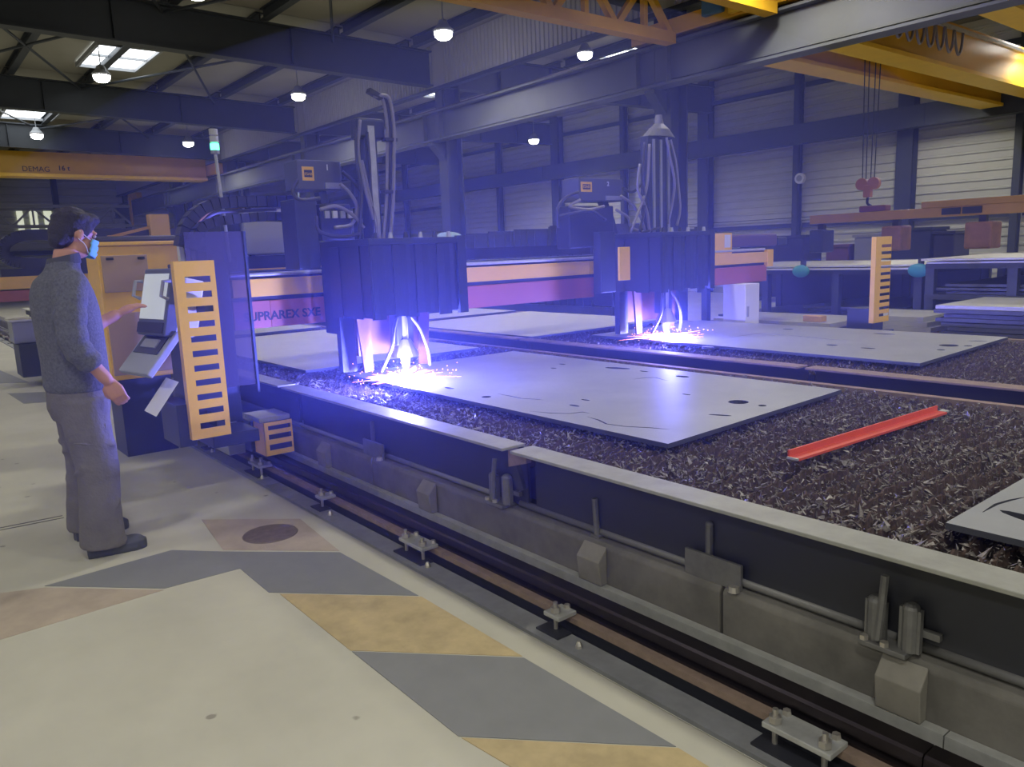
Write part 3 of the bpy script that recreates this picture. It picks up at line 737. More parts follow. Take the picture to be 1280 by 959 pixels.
nt_ = thing('paper_sheet', 'white paper sheet resting below the console desk', 'paper', (-5.0, 1.16, .62))
pm = Matrix.Translation(Vector((-4.98, 1.22, .70))) @ Matrix.Rotation(math.radians(52), 4, 'X')
MB().box(-.13, .13, -.11, .13, -.002, .002, pm).build('sheet', mat('paper_white', (.8, .8, .78), .7), nt_)
MB().box(-5.2, -4.85, 1.27, 1.37, .40, .66).build('shelf_lip', navy, con)

# yellow power cabinet standing behind the gantry end
a = onx(119, 308, -6.6); b = onx(222, 306, -6.6)
cabn = thing('power_cabinet', 'yellow steel cabinet with a recessed door behind the operator', 'cabinet', (-6.8, a.y, .3))
MB().box(-7.0, -6.6, a.y, b.y+.1, .62, a.z).build('body', yellow, cabn, bevel=.01)
MB().box(-7.0, -6.58, a.y-.01, b.y+.11, a.z, a.z+.03).build('lid', yellow, cabn, bevel=.006)
dA = onx(123, 320, -6.6); dB = onx(188, 363, -6.6)
dr = MB().box(-6.6, -6.588, a.y+.025, dB.y, dB.z, dA.z).build('door', mat('door_tan', (.42, .29, .17), .4), cabn, bevel=.004)
for yy in (a.y+.06, dB.y-.07):
    MB().box(-6.588, -6.575, yy, yy+.05, dA.z-.035, dA.z-.015).build('hinge', blackp, dr)
MB().box(-6.6, -6.585, a.y+.02, b.y-.02, .66, dB.z-.16).build('lower_door', mat('door_tan', (.5, .35, .2), .4), cabn, bevel=.004)
MB().box(-7.0, -6.62, a.y+.05, 1.72, .0, .62).build('plinth', navy, cabn)
mb = MB().tube([(-6.8, a.y+.05, a.z+.05), (-6.8, b.y+.1, a.z+.05)], .03, 8); mb.build('cable_run', blackp, cabn)

# signal tower
sp = onx(270, 200, -5.75)
sgt = thing('signal_tower', 'slim signal tower with a lit green lamp above the gantry', 'signal lamp', (-5.75, sp.y, 1.5))
MB().tube([(-5.75, sp.y+.03, 1.5), (-5.75, sp.y, 2.26)], .012, 8).build('pole', galv, sgt)
MB().loft([(-5.75, sp.y, 2.26, .03, .03), (-5.75, sp.y, 2.285, .03, .03)], 14).build('base', greyp, sgt)
for k, m_ in enumerate((green_l, lens_m, lens_m)):
    MB().loft([(-5.75, sp.y, 2.288+k*.05, .03, .03), (-5.75, sp.y, 2.288+k*.05+.042, .03, .03)], 14).build('lamp_module', m_, sgt)

# ---------------------------------------------------------------- plasma heads
def head(yc, w0, w1, k, label):
    xf, xb = -4.47, -5.05
    t = thing('plasma_cutter', label, 'plasma cutter', ((xf+xb)/2, yc, 1.0))
    y0, y1 = yc-w0, yc+w1
    # carriage on the beam
    MB().box(-5.375, -5.12, yc-.28, yc+.30, .95, 1.62).build('carriage', navy, t, bevel=.01)
    # hanging curtain strips round three sides
    zt, zb = 1.60, 1.09
    n = 8; wd = (y1-y0)/n
    src = None
    for i in range(n):
        yy = y0+wd*i
        mb = MB().prism([(xf-.012*(i % 2)-.004, yy-.008), (xf-.012*(i % 2)+.004, yy+wd*.5), (xf-.012*(i % 2)-.004, yy+wd+.008), (xf-.012*(i % 2)-.012, yy+wd+.008), (xf-.012*(i % 2)-.004, yy+wd*.5), (xf-.012*(i % 2)-.012, yy-.008)], 'z', zb+.012*((i*5) % 3), zt)
        fixn(mb.build('curtain_strip', curtainm, t))
    for sy, yy in ((-1, y0), (1, y1)):
        for i in range(4):
            x = xb+(xf-xb)*i/4
            MB().box(x-.006, x+.15, yy-.006+.01*(i % 2), yy+.002+.01*(i % 2), zb+.01*(i % 2), zt).build('curtain_strip', curtainm, t)
    MB().box(xb, xf+.008, y0-.012, y1+.012, zt-.03, zt+.012).build('top_frame', navy, t, bevel=.004)
    for i in range(6):
        yy = y0+.06+(y1-y0-.12)*i/5
        MB().loft([(xf-.03, yy, zt+.012, .018, .018), (xf-.03, yy, zt+.05, .012, .012)], 8).build('clamp_pin', galv if i % 2 else blackp, t)
    MB().box(xf-.02, xf+.012, y1-.02, y1+.05, zb, zt+.02).build('side_post', navy, t)
    MB().box(xb+.02, xb+.08, y0-.0, y0+.11, .70, zb+.3).build('side_leg', navy, t)
    # torch station under the curtain
    MB().box(xb-.02, xb+.06, yc-.22, yc+.32, .80, zb+.05).build('back_shield', mat('shield_red', (.16, .07, .09), .6, var=.3, scale=6), t)
    for s in (-1, 1):
        MB().prism([(yc+s*.19, .71), (yc+s*.26, .70), (yc+s*.30, 1.12), (yc+s*.20, 1.12)][::s], 'x', -4.86, -4.84).build('side_shield', mat('shield_red', (.16, .07, .09), .6), t)
        P = spline([(-4.72, yc+s*.04, 1.10), (-4.68, yc+s*.10, 1.00), (-4.66, yc+s*.13, .90), (-4.68, yc+s*.17, .80), (-4.72, yc+s*.20, .71)], 6)
        MB().tube(P, .012, 8).build('torch_hose', mat('hose_mauve', (.16, .14, .18), .5), t, smooth=True)
    MB().loft([(-4.72, yc, .70, .013, .013), (-4.72, yc, .725, .028, .028), (-4.72, yc, .78, .036, .036), (-4.72, yc, .81, .030, .030), (-4.72, yc, 1.15, .030, .030)], 16).build('torch', mat('torch_steel', (.45, .42, .45), .35, .8), t, smooth=False)
    MB().box(-4.80, -4.70, yc-.07, yc+.07, .88, 1.12).build('torch_clamp', blackp, t, bevel=.01)
    MB().loft([(-4.72, yc, .80, .10, .10), (-4.72, yc, .87, .07, .07), (-4.72, yc, .92, .045, .045)], 16).build('fume_hood', mat('hood_grey', (.22, .2, .24), .4, .5), t)
    return t
hd1 = head(2.80, .36, .33, 1, 'dark curtained plasma head with tall hose mast nearest the operator')
# mast and hoses of the first head
def P5(x, y, X): return onx(x, y, X)
xm = -4.98
ma = P5(463, 150, xm); mb_ = P5(470, 300, xm)
MB().box(xm-.05, xm+.05, mb_.y-.07, mb_.y+.03, 1.6, ma.z+.0).build('mast', navy, hd1, bevel=.004)
MB().box(xm+.05, xm+.07, mb_.y-.045, mb_.y+.005, 1.6, ma.z-.05).build('mast_rail', galv, hd1)
for dx, dxx in ((0, 0), (7, .0), (14, .03)):
    pts = [P5(x+dx*.6, y, xm+.10+dxx) for x, y in ((466, 118), (474, 120), (480, 130), (484, 160), (484, 200), (483, 250), (480, 292), (479, 303))]
    pts[0] = P5(468-dx*.1, 117+dx*.25, xm+.10)
    MB().tube(spline(pts, 8), .013, 8).build('mast_hose', hose_m if dx != 7 else hose_d, hd1, smooth=True)
for (x, y) in ((484, 175), (483, 240)):
    c = P5(x+3, y, xm+.11); MB().box(c.x-.03, c.x+.03, c.y-.05, c.y+.05, c.z-.012, c.z+.012).build('hose_clip', blackp, hd1, bevel=.004)
for k_, pts in enumerate((((450, 150), (448, 190), (455, 230), (466, 270), (474, 303)), ((459, 165), (462, 200), (464, 240), (470, 303)), ((452, 200), (462, 245), (470, 275), (471, 300)), ((444, 160), (446, 200), (452, 240), (449, 300)))):
    MB().tube(spline([P5(x, y, xm+.06) for x, y in pts], 8), .012, 8).build('mast_hose', (hose_m, hose_d)[k_ % 2], hd1, smooth=True)
c = P5(470, 118, xm+.1); MB().bar(c+Vector((0, -.06, .02)), c+Vector((0, .04, -.02)), .05, .03).build('hose_bracket', blackp, hd1)
a0 = P5(444, 148, xm); MB().box(xm-.06, xm+.06, a0.y-.02, ma.y+.08, a0.z-.14, a0.z).build('mast_head', navy, hd1, bevel=.02)
hd2 = head(5.60, .35, .33, 2, 'dark curtained plasma head with broad mast over the far table')
xm = -4.98; ma = P5(825, 172, xm); 
m0 = P5(806, 280, xm).y; m1 = P5(842, 280, xm).y
MB().box(xm-.05, xm+.05, m0, m1, 1.6, ma.z).build('mast', navy, hd2, bevel=.006)
for f_ in (.12, .36, .62): MB().box(xm+.05, xm+.065, m0+(m1-m0)*f_, m0+(m1-m0)*f_+.03, 1.62, ma.z-.03).build('mast_rail', greyp, hd2)
yc_ = (m0+m1)/2
MB().loft([(xm, yc_, ma.z, .10, (m1-m0)/2), (xm, yc_, ma.z+.07, .08, .12), (xm, yc_, ma.z+.12, .04, .05), (xm, yc_, ma.z+.2, .03, .03)], 16).build('mast_cap', mat('cap_grey', (.16, .16, .18), .5), hd2)
for k_, pts in enumerate((((833, 172), (838, 200), (843, 225), (841, 250), (835, 280)), ((838, 175), (845, 205), (848, 235), (850, 262), (846, 282)), ((806, 178), (803, 220), (806, 255), (800, 290)), ((812, 180), (809, 230), (800, 260), (788, 290)), ((800, 205), (797, 235), (808, 262), (812, 290)))):
    MB().tube(spline([P5(x, y, xm+.10) for x, y in pts], 8), .013, 8).build('mast_hose', (hose_m, hose_m, hose_d)[k_ % 3], hd2, smooth=True)
pp = P5(773, 309, -4.46); qq = P5(787, 350, -4.46)
MB().box(-4.47, -4.45, pp.y, qq.y, qq.z, pp.z).build('side_plate', yellow, hd2, bevel=.003)
pp = P5(748, 290, -4.8); qq = P5(768, 365, -4.8)
MB().box(-4.86, -4.78, pp.y, qq.y, qq.z, pp.z).build('side_tower', navy, hd2, bevel=.005)
# control boxes with the maker's mark, on bent arms beside each mast
def mark_box(t, px0, py0, px1, py1, X, num, lx0, ly0, lx1, ly1, arm):
    p, q = onx(px0, py0, X), onx(px1, py1, X)
    bx = MB().box(X-.22, X, p.y, q.y, q.z, p.z).build('junction_box', mat('box_grey', (.075, .08, .10), .5), t, bevel=.008)
    a_, b_ = onx(lx0, ly0, X+.003), onx(lx1, ly1, X+.003)
    MB().box(X, X+.004, a_.y, b_.y, b_.z, a_.z).build('maker_plate', yellow, bx)
    wv, hv = b_.y-a_.y, a_.z-b_.z
    MB().box(X+.004, X+.006, a_.y+wv*.16, a_.y+wv*.84, b_.z+hv*.24, b_.z+hv*.76).build('maker_field', printm, bx)
    text('maker_letters', 'ESAB', min(hv*.42, wv*.30), (X+.0065, a_.y+wv*.18, b_.z+hv*.38), (0, 1, 0), (0, 0, 1), yellow, bx, extrude=.0006)
    text('head_number', num, .055, (X+.001, q.y-(q.y-p.y)*.36, p.z-.065), (0, 1, 0), (0, 0, 1), whitep, bx, bold=.001)
    MB().box(X-.001, X+.012, q.y-(q.y-p.y)*.40, q.y-.02, q.z+.01, q.z+.05).build('connector_strip', greyp, bx)
    mb = MB(); pts = [onx(x, y, X-.08) for x, y in arm]
    for u, v_ in zip(pts[:-1], pts[1:]): mb.bar(u, v_, .06, .07, up=(1, 0, 0))
    mb.build('box_arm', navy, t)
mark_box(hd1, 370, 199, 428, 238, -5.15, '1', 377, 208, 393, 226, [(400, 240), (408, 270), (420, 300), (428, 330)])
mark_box(hd2, 723, 222, 778, 252, -5.15, '2', 726, 227, 740, 240, [(752, 250), (762, 275), (768, 300), (770, 330)])
for t, X, hoses in ((hd1, -5.0, (((428, 215), (440, 225), (452, 240), (462, 262)), ((425, 230), (436, 240), (446, 258), (440, 280), (418, 285)), ((372, 225), (366, 240), (376, 250), (400, 248)), ((400, 262), (420, 258), (440, 268), (455, 285)), ((395, 270), (400, 290), (430, 296), (450, 292)))),
                    (hd2, -5.0, (((778, 235), (790, 240), (800, 232), (806, 215)), ((776, 245), (790, 255), (800, 270), (806, 288)), ((723, 240), (706, 248), (697, 262), (698, 285)), ((725, 250), (712, 258), (735, 262), (755, 258)), ((700, 270), (720, 266), (740, 264), (757, 275)), ((770, 262), (785, 272), (790, 285), (812, 292)), ((785, 318), (792, 300), (806, 290), (825, 285))))):
    for i, h in enumerate(hoses):
        MB().tube(spline([onx(x, y, X+.02*i) for x, y in h], 8), .013, 8).build('cable_loop', (hose_d, hose_m)[i % 2], t, smooth=True)
a_, b_ = onx(388, 255, -5.15), onx(440, 318, -5.15)
MB().box(-5.3, -5.12, a_.y+.05, b_.y, 1.62, a_.z).build('valve_block', darkbl, hd1, bevel=.01)
for i in range(4): MB().box(-5.12, -5.1, a_.y+.08+i*.06, a_.y+.115+i*.06, a_.z-.10, a_.z-.05).build('valve_cap', (galv, whitep)[i % 2], hd1)
MB().box(-5.34, -5.1, a_.y-.14, a_.y+.02, 1.43, a_.z+.03).build('head_column', navy, hd1, bevel=.006)
a_, b_ = onx(700, 250, -5.15), onx(765, 318, -5.15)
MB().box(-5.3, -5.12, a_.y+.08, b_.y, 1.50, a_.z-.05).build('valve_block', darkbl, hd2, bevel=.01)

# plasma arcs: blinding core, sparks and the light they throw
def arc(p, label, W_, seed):
    r = random.Random(seed)
    t = thing('plasma_arc', label, 'arc', tuple(p))
    mb = MB().ball(p, .048, .048, .036, 14, 8); mb.loft([(p.x, p.y, p.z, .018, .018), (p.x, p.y, p.z+.06, .012, .012)], 10)
    mb.build('arc_core', arcm, t)
    mb = MB()
    for i in range(110):
        an = r.uniform(0, 2*PI); L = r.uniform(.05, .20)*(2.0 if r.random() < .12 else 1); st = r.uniform(.02, .12)
        el = abs(r.gauss(0, .10)); d_ = Vector((math.cos(an)*math.cos(el), math.sin(an)*math.cos(el), math.sin(el)))
        q_ = p+d_*st; e_ = q_+d_*L-Vector((0, 0, .25*L*L)); e_.z = max(e_.z, p.z-.012)
        mb.tube([q_, (q_+e_)/2+Vector((0, 0, .004)), e_], [.0016, .0014, .0004], 3)
    for i in range(60):
        an = r.uniform(0, 2*PI); dd = r.uniform(.08, .42); q_ = p+Vector((math.cos(an)*dd, math.sin(an)*dd, r.uniform(-.01, .10)))
        mb.ball(q_, .0028, .0028, .0028, 5, 4)
    mb.build('sparks', sparkm, t, kind='stuff')
    l = bpy.data.lights.new('arc_light', 'POINT'); l.energy = W_; l.color = ARC_COL; l.shadow_soft_size = .05
    lo = link(bpy.data.objects.new('arc_light', l)); lo.parent = t; lo.location = (.06, -.02, .03)
    return t
arc(Vector((-4.62, 2.72, ZT+.03)), 'dazzling violet plasma arc spraying sparks under the head nearest the operator', ARC_W, 1)
arc(Vector((-4.68, 5.58, ZT+.03)), 'dazzling violet plasma arc with sparks under the far head', ARC_W*.6, 2)

# ================================================================ the operator
def remesh(mb, name, m, vox, parent, smooth_it=4, label=None):
    o = mb.build('tmp', m); fixn(o)
    md = o.modifiers.new('r', 'REMESH'); md.mode = 'VOXEL'; md.voxel_size = vox
    s_ = o.modifiers.new('s', 'SMOOTH'); s_.iterations = smooth_it; s_.factor = .5
    bpy.context.view_layer.update()
    me = bpy.data.meshes.new_from_object(o.evaluated_get(bpy.context.evaluated_depsgraph_get()))
    bpy.data.objects.remove(o)
    me.name = name; me.polygons.foreach_set('use_smooth', [True]*len(me.polygons))
    if not me.materials: me.materials.append(m)
    q = link(bpy.data.objects.new(name, me))
    if parent: q.parent = parent
    if label: q['label'] = label
    ORG[q.name] = Vector((0, 0, 0)); return q
BX, BY = -4.62, .735
# body (local: x = his right, y = forward, z = up)
mb = MB()
mb.loft([(0, .0, .86, .15, .10), (0, 0, 1.1, .14, .095), (0, .0, 1.3, .165, .105), (0, -.005, 1.42, .16, .09), (0, -.005, 1.48, .10, .07), (0, .01, 1.52, .058, .062), (0, .03, 1.60, .054, .060)])
HC = Vector((-.012, .075, 1.675))                        # head centre
hrot = Matrix.Rotation(math.radians(14), 4, 'Z') @ Matrix.Rotation(math.radians(-17), 4, 'X')
def hp(x, y, z): return HC+(hrot @ Vector((x, y, z)))
mb.ball(HC+(hrot @ Vector((0, -.012, .03))), .077, .098, .098, 20, 14, hrot)
mb.ball(hp(0, .030, -.045), .058, .066, .078, 16, 10, hrot)
mb.ball(hp(0, .098, -.022), .014, .022, .026, 10, 8, hrot)          # nose
for s in (-1, 1):
    mb.ball(hp(s*.078, -.002, -.012), .010, .019, .032, 10, 8, hrot)  # ears
    mb.ball(hp(s*.032, .082, .025), .026, .014, .010, 10, 6, hrot)    # brow
mb.ball(hp(0, .092, -.072), .024, .012, .009, 10, 6, hrot)            # lips
def hand(wr, dirv, palm_n, curl, s):
    """palm and five bent fingers from the wrist"""
    d_ = Vector(dirv).normalized(); n_ = Vector(palm_n); n_ = (n_-d_*n_.dot(d_)).normalized(); a_ = d_.cross(n_)*s
    wr = Vector(wr)
    for k in range(4):
        o_ = a_*(.030-.020*k); mb.tube([wr+o_*.55, wr+d_*.045+o_, wr+d_*.088+o_], [.015, .0165, .0125], 8)
        L = (.072, .082, .076, .060)[k]; q = wr+d_*.088+o_; dd = d_.copy(); pts = [q-d_*.01]
        for j in range(3):
            dd = (dd*math.cos(curl)+n_*math.sin(curl)).normalized(); n2 = n_; q = q+dd*L*(.45, .32, .23)[j]; pts.append(q)
        mb.tube(pts, [.0105, .0100, .0090, .0075], 8)
    q = wr+d_*.025+a_*.028
    mb.tube([wr+d_*.01+a_*.014, q+a_*.012+n_*.006, q+d_*.035+a_*.022+n_*.016, q+d_*.062+a_*.016+n_*.03], [.015, .0135, .0115, .0085], 8)
# right arm hangs, left arm reaches to the console
RA = [(.185, -.005, 1.42), (.235, -.03, 1.30), (.262, -.035, 1.13), (.262, .03, 1.02), (.255, .10, .915)]
LA = [(-.185, .0, 1.41), (-.235, .03, 1.29), (-.25, .08, 1.17), (-.255, .185, 1.19), (-.262, .295, 1.235)]
mb.tube(spline(RA, 4), [.05]*5+[.044]*4+[.042]*4+[.034]*3+[.027], 12); mb.tube(spline(LA, 4), [.05]*5+[.044]*4+[.042]*4+[.034]*3+[.027], 12)
hand(RA[-1], (0, .40, -.9), (-.85, .25, .1), .55, -1)
hand(LA[-1], (-.10, .9, .38), (-.2, .25, -.95), .30, 1)
for s, fx, fy in ((1, .20, 0.0), (-1, -.165, .005)):
    mb.tube(spline([(s*.085, 0, .88), (s*.11, .0, .70), ((s*.11+fx)/2, .015, .48), (fx*.97, -.01, .25), (fx, -.03, .07)], 4), [.085]*4+[.075]*4+[.055]*4+[.045]*5, 12)
    mb.loft([(fx, .04, .03, .035, .10), (fx, .02, .07, .03, .06)], 12)
person = remesh(mb, 'person', skin, .0068, None, 3)
person.location = (BX, BY, 0); ORG[person.name] = Vector((0, 0, 0))
tag(person, 'man in grey sweater and trousers wearing a blue face mask at the console', 'person')
# sweater
mb = MB()
mb.loft([(0, -.005, .865, .190, .148), (0, -.005, .90, .198, .158), (0, -.004, 1.02, .192, .156), (0, -.008, 1.16, .192, .158), (0, -.014, 1.29, .202, .158), (0, -.020, 1.38, .200, .146), (0, -.020, 1.44, .172, .124), (0, -.005, 1.49, .105, .085), (0, .003, 1.52, .080, .080), (0, .008, 1.555, .074, .078, .15)], 28)
def sleeve(A, end, r):
    P = spline(A, 6); P = P[:int(len(P)*end)]; n = len(P)
    rs = [r[0]+(r[1]-r[0])*i/(n-1)+.0055*math.sin(i*1.9)*(1 if i > 3 else 0) for i in range(n)]
    mb.tube([Vector(A[0])*.8+Vector((0, 0, .285))]+P, [.07]+rs, 14)
sleeve(RA, .80, (.084, .062)); sleeve(LA, .74, (.080, .056))
for k in range(5):                                         # soft creases at waist and under the arms
    z = .93+.055*k; mb.tube([(-.17, -.06, z), (-.06, -.142, z+.012), (.06, -.142, z-.006), (.165, -.07, z+.012)], .009, 6)
    mb.tube([(.172, -.03, z+.02), (.178, .04, z), (.13, .10, z+.015)], .009, 6)
swt = remesh(mb, 'sweater', sweat, .011, person, 6)
# collar ring and shoulder seams
mb = MB().loft([(0, .006, 1.525, .078, .082), (0, .010, 1.565, .072, .078, .2), (0, .010, 1.566, .064, .07, .2), (0, .006, 1.527, .066, .07)], 24); cobj = mb.build('collar', mat('collar_knit', (.06, .062, .07), .9), person)
# trousers: waist, seat, two baggy legs with creases
mb = MB()
mb.loft([(0, -.005, .925, .172, .128), (0, -.008, .86, .188, .146), (0, -.01, .78, .194, .150), (0, -.005, .71, .184, .134)], 24)
for s, fx in ((1, .20), (-1, -.165)):
    P = spline([(s*.088, -.004, .82), (s*.105, .0, .66), ((s*.115+fx)/2, .012, .46), (fx*.98, -.008, .24), (fx, -.018, .055)], 6)
    n = len(P); rs = []
    for i in range(n):
        t_ = i/(n-1); rs.append(.122-.022*min(1, t_*1.6)+.012*max(0, t_-.7)/.3+.0012*math.sin(i*2.1+s))
    mb.tube(P, rs, 16)
    rw_ = random.Random(int(20+s))
    for k in range(15):                                    # slanting wrinkles, denser towards the hem
        z = .07+.62*(k/15)**1.5+rw_.uniform(-.02, .02); xx = fx*.98 if z < .3 else (s*.115+fx)/2; rr = .098 if z < .5 else .108
        a0 = rw_.uniform(-3.1, 1.2); sp = rw_.uniform(.22, .42); sl = rw_.uniform(-.022, .022)
        mb.tube([(xx+rr*math.cos(a0+sp*j_), rr*math.sin(a0+sp*j_), z+sl*j_) for j_ in range(5)], [.002, .007, .009, .007, .002], 6)
tr = remesh(mb, 'trousers', trous, .010, person, 5)
mb = MB().box(.165, .196, -.07, .075, .56, .70); pk = remesh(mb, 'cargo_pocket', trous, .008, person, 6)
# shoes
for s, fx, yaw in ((1, .20, -.10), (-1, -.165, .16)):
    mb = MB(); R_ = Matrix.Translation(Vector((fx, .02, 0))) @ Matrix.Rotation(yaw, 4, 'Z')
    def Q(x, y, z): return R_ @ Vector((x, y, z))
    pr = [(-.115, .030), (-.06, .036), (.0, .040), (.07, .047), (.12, .045), (.155, .034), (.172, .015)]
    for h0, h1, g in ((.0, .022, 1.06), (.022, .05, 1.0)):
        ou = [Q(w_*g, y_, h0) for y_, w_ in pr]+[Q(-w_*g, y_, h0) for y_, w_ in pr[::-1]]
        ot = [p_+Vector((0, 0, h1-h0)) for p_ in ou]; n = len(ou)
        mb.add(ou+ot, [(i, (i+1) % n, n+(i+1) % n, n+i) for i in range(n)]+[tuple(range(n))[::-1], tuple(range(n, 2*n))])
    mb.ball(Q(0, .10, .045), .042, .065, .035, 14, 8, R_.to_3x3().to_4x4())
    mb.ball(Q(0, .02, .06), .038, .07, .045, 14, 8, R_.to_3x3().to_4x4())
    mb.ball(Q(0, -.055, .06), .036, .055, .055, 14, 8, R_.to_3x3().to_4x4())
    remesh(mb, 'shoe', shoem, .006, person, 3)
# hair: cap over the skull, lower at the back
mb = MB()
mb.ball(hp(0, -.018, .045), .084, .104, .092, 22, 14, hrot)
mb.ball(hp(0, -.055, .00), .076, .070, .085, 18, 12, hrot)
mb.ball(hp(0, -.075, -.045), .058, .042, .055, 16, 10, hrot)
mb.ball(hp(0, .055, .095), .062, .055, .034, 16, 10, hrot)
for s in (-1, 1): mb.ball(hp(s*.070, .022, .03), .013, .028, .045, 10, 8, hrot)
r = random.Random(5)
for i in range(60):
    a = r.uniform(0, 2*PI); b = r.uniform(.0, .5)
    mb.ball(hp(.075*math.cos(a)*math.cos(b), -.015+.092*math.sin(a)*math.cos(b), .06+.075*math.sin(b)), .02, .02, .014, 6, 5)
remesh(mb, 'hair', hairm, .006, person, 2)
# blue mask with white ear loops
v = []; f = []; nu, nv = 12, 8
for j in range(nv+1):
    for i in range(nu+1):
        u = -1+2*i/nu; vv = -1+2*j/nv; a = u*1.15
        rr = .076+.018*math.cos(u*1.5)*(1-.25*abs(vv)); y = .030+rr*math.cos(a)*.98; x = .070*math.sin(a)
        v.append(hp(x, y+.004*math.sin(vv*9), -.055+vv*.048*(1-.10*abs(u))))
for j in range(nv):
    for i in range(nu): k = j*(nu+1)+i; f.append((k, k+1, k+nu+2, k+nu+1))
msk = MB().add(v, f).build('face_mask', maskm, person, smooth=True); sd = msk.modifiers.new('t', 'SOLIDIFY'); sd.thickness = .004
for s in (-1, 1):
    for z0 in (-.018, -.088):
        MB().tube(spline([hp(s*.062, .058, z0), hp(s*.076, .03, z0*.6), hp(s*.083, -.012, .010 if z0 > -.05 else -.03)], 6), .0022, 6).build('ear_loop', whitep, person)
for s in (-1, 1):
    MB().ball(hp(s*.031, .088, .010), .013, .007, .008, 10, 6, hrot).build('eye', mat('eye_white', (.6, .58, .55), .3), person)
    MB().ball(hp(s*.031, .094, .010), .0055, .003, .0055, 8, 6, hrot).build('iris', mat('iris_dark', (.03, .02, .015), .2), person)

# ================================================================ overhead cranes
def lattice(t, X, y0, y1, zb, zt, n, m, wd=.10):
    MB().bar((X, y0, zb), (X, y1, zb), wd*1.5, wd*1.2).build('bottom_chord', m, t)
    MB().bar((X, y0, zt), (X, y1, zt), wd*1.5, wd).build('top_chord', m, t)
    st = (y1-y0)/n
    for i in range(n):
        a = y0+st*i
        MB().bar((X, a+.03, zb+.06), (X, a+st/2, zt-.05), wd*.7, wd*.7, (1, 0, 0)).build('diagonal', m, t)
        MB().bar((X, a+st/2, zt-.05), (X, a+st-.03, zb+.06), wd*.7, wd*.7, (1, 0, 0)).build('diagonal', m, t)
        MB().bar((X, a+st/2, zb+.06), (X, a+st/2, zt-.05), wd*.6, wd*.6, (1, 0, 0)).build('upright', m, t)
dx = -30.0
dt, db = onx(0, 189, dx).z, onx(0, 221, dx).z
dm = thing('bridge_crane', 'orange-yellow box girder bridge crane with lettering spanning the hall behind the operator', 'crane', (dx, 0, db))
MB().box(dx-.25, dx+.25, -8.24, 9.75, db+.1, dt).build('girder', craney, dm)
MB().box(dx-.36, dx+.36, -8.24, 9.75, db, db+.1).build('bottom_flange', yellow, dm)
for y in (9.95, -8.45): MB().box(dx-1.1, dx+1.1, y-.16, y+.14, 4.63, 5.0).build('end_carriage', craney, dm)
lt = onx(27, 209, dx+.26)
text('lettering', 'DEMAG', .23, (dx+.255, lt.y, lt.z-.12), (0, 1, 0), (0, 0, 1), printm, dm, bold=.0)
lt2 = onx(72, 209, dx+.26)
text('lettering', '16 t', .22, (dx+.255, lt2.y, lt2.z-.10), (0, 1, 0), (0, 0, 1), printm, dm, bold=.004)
rw3 = thing('crane_runway', 'steel crane runway beam along the wall beside the walkway', 'beam', (0, -8.45, 3.93))
MB().box(X0+.1, X1-.1, -8.6, -8.3, 3.94, 4.62).build('runway_girder', runway_m, rw3)
for x in COLX: MB().box(x-.15, x+.15, -8.95, -8.6, 0, 4.3).build('runway_post', steelcol, rw3)
tc = thing('truss_crane', 'yellow lattice girder crane riding on the runway above the cutting tables', 'crane', (-8.2, 9.9, 4.62))
lattice(tc, -8.05, -8.2, 9.70, 4.54, 5.30, 15, craney, .13)
lattice(tc, -6.35, -8.2, 9.70, 4.54, 5.30, 15, craney, .13)
for y in (9.95, -8.45):
    MB().box(-8.95, -5.0, y-.14, y+.10, 4.63, 4.87).build('end_carriage', craney, tc, bevel=.01)
MB().box(-7.5, -7.15, 9.70, 9.80, 4.72, 4.98).build('drive_motor', mat('motor_teal', (.05, .13, .17), .5), tc, bevel=.02)
MB().box(-7.05, -6.5, 9.72, 9.8, 4.66, 4.98).build('carriage_plate', yellow, tc, bevel=.01)

bc = thing('storage_crane', 'twin girder yellow crane with hanging hook in the storage bay', 'crane', (-6.6, 15, 4.2))
for X in (-7.1, -6.05):
    MB().box(X-.17, X+.17, 10.75, 19.2, 4.22, 4.80).build('girder', craney, bc)
    MB().box(X-.23, X+.23, 10.75, 19.2, 4.16, 4.22).build('bottom_flange', yellow, bc)
    MB().box(X-.23, X+.23, 10.75, 19.2, 4.80, 4.85).build('top_flange', craney, bc)
MB().box(-7.8, -5.5, 19.22, 19.45, 4.52, 4.78).build('end_carriage', craney, bc)
MB().box(-7.8, -5.5, 10.55, 10.74, 4.30, 4.75).build('end_carriage', craney, bc)
MB().box(-7.2, -6.1, 12.6, 13.5, 4.86, 5.25).build('hoist_trolley', craney, bc, bevel=.02)
MB().bar((-5.72, 10.9, 4.72), (-5.72, 18.6, 4.72), .05, .05).build('festoon_track', galv, bc)
for i in range(9):
    y = 11.1+i*.34
    MB().tube(spline([(-5.72, y, 4.69), (-5.71, y+.06, 4.45), (-5.71, y+.16, 4.34), (-5.71, y+.26, 4.45), (-5.72, y+.32, 4.69)], 5), .022, 6).build('festoon_loop', hose_m, bc, smooth=True)
hk = ony(1085, 236, 13.0)
for d in (-.10, -.04, .04, .10):
    MB().tube([(hk.x+d, 13.0, hk.z+.1), (hk.x+d*1.4, 13.0, 4.86)], .009, 6).build('hoist_rope', steelcol, bc)
for d in (-.10, .10):
    mb = MB().prism([(hk.x+d+.10*math.cos(2*PI*i/16), hk.z+.08+.10*math.sin(2*PI*i/16)) for i in range(16)], 'y', 12.96, 13.04); fixn(mb.build('sheave', hook_m, bc))
MB().box(hk.x-.06, hk.x+.06, 12.95, 13.05, hk.z-.14, hk.z+.06).build('hook_block', hook_m, bc, bevel=.01)
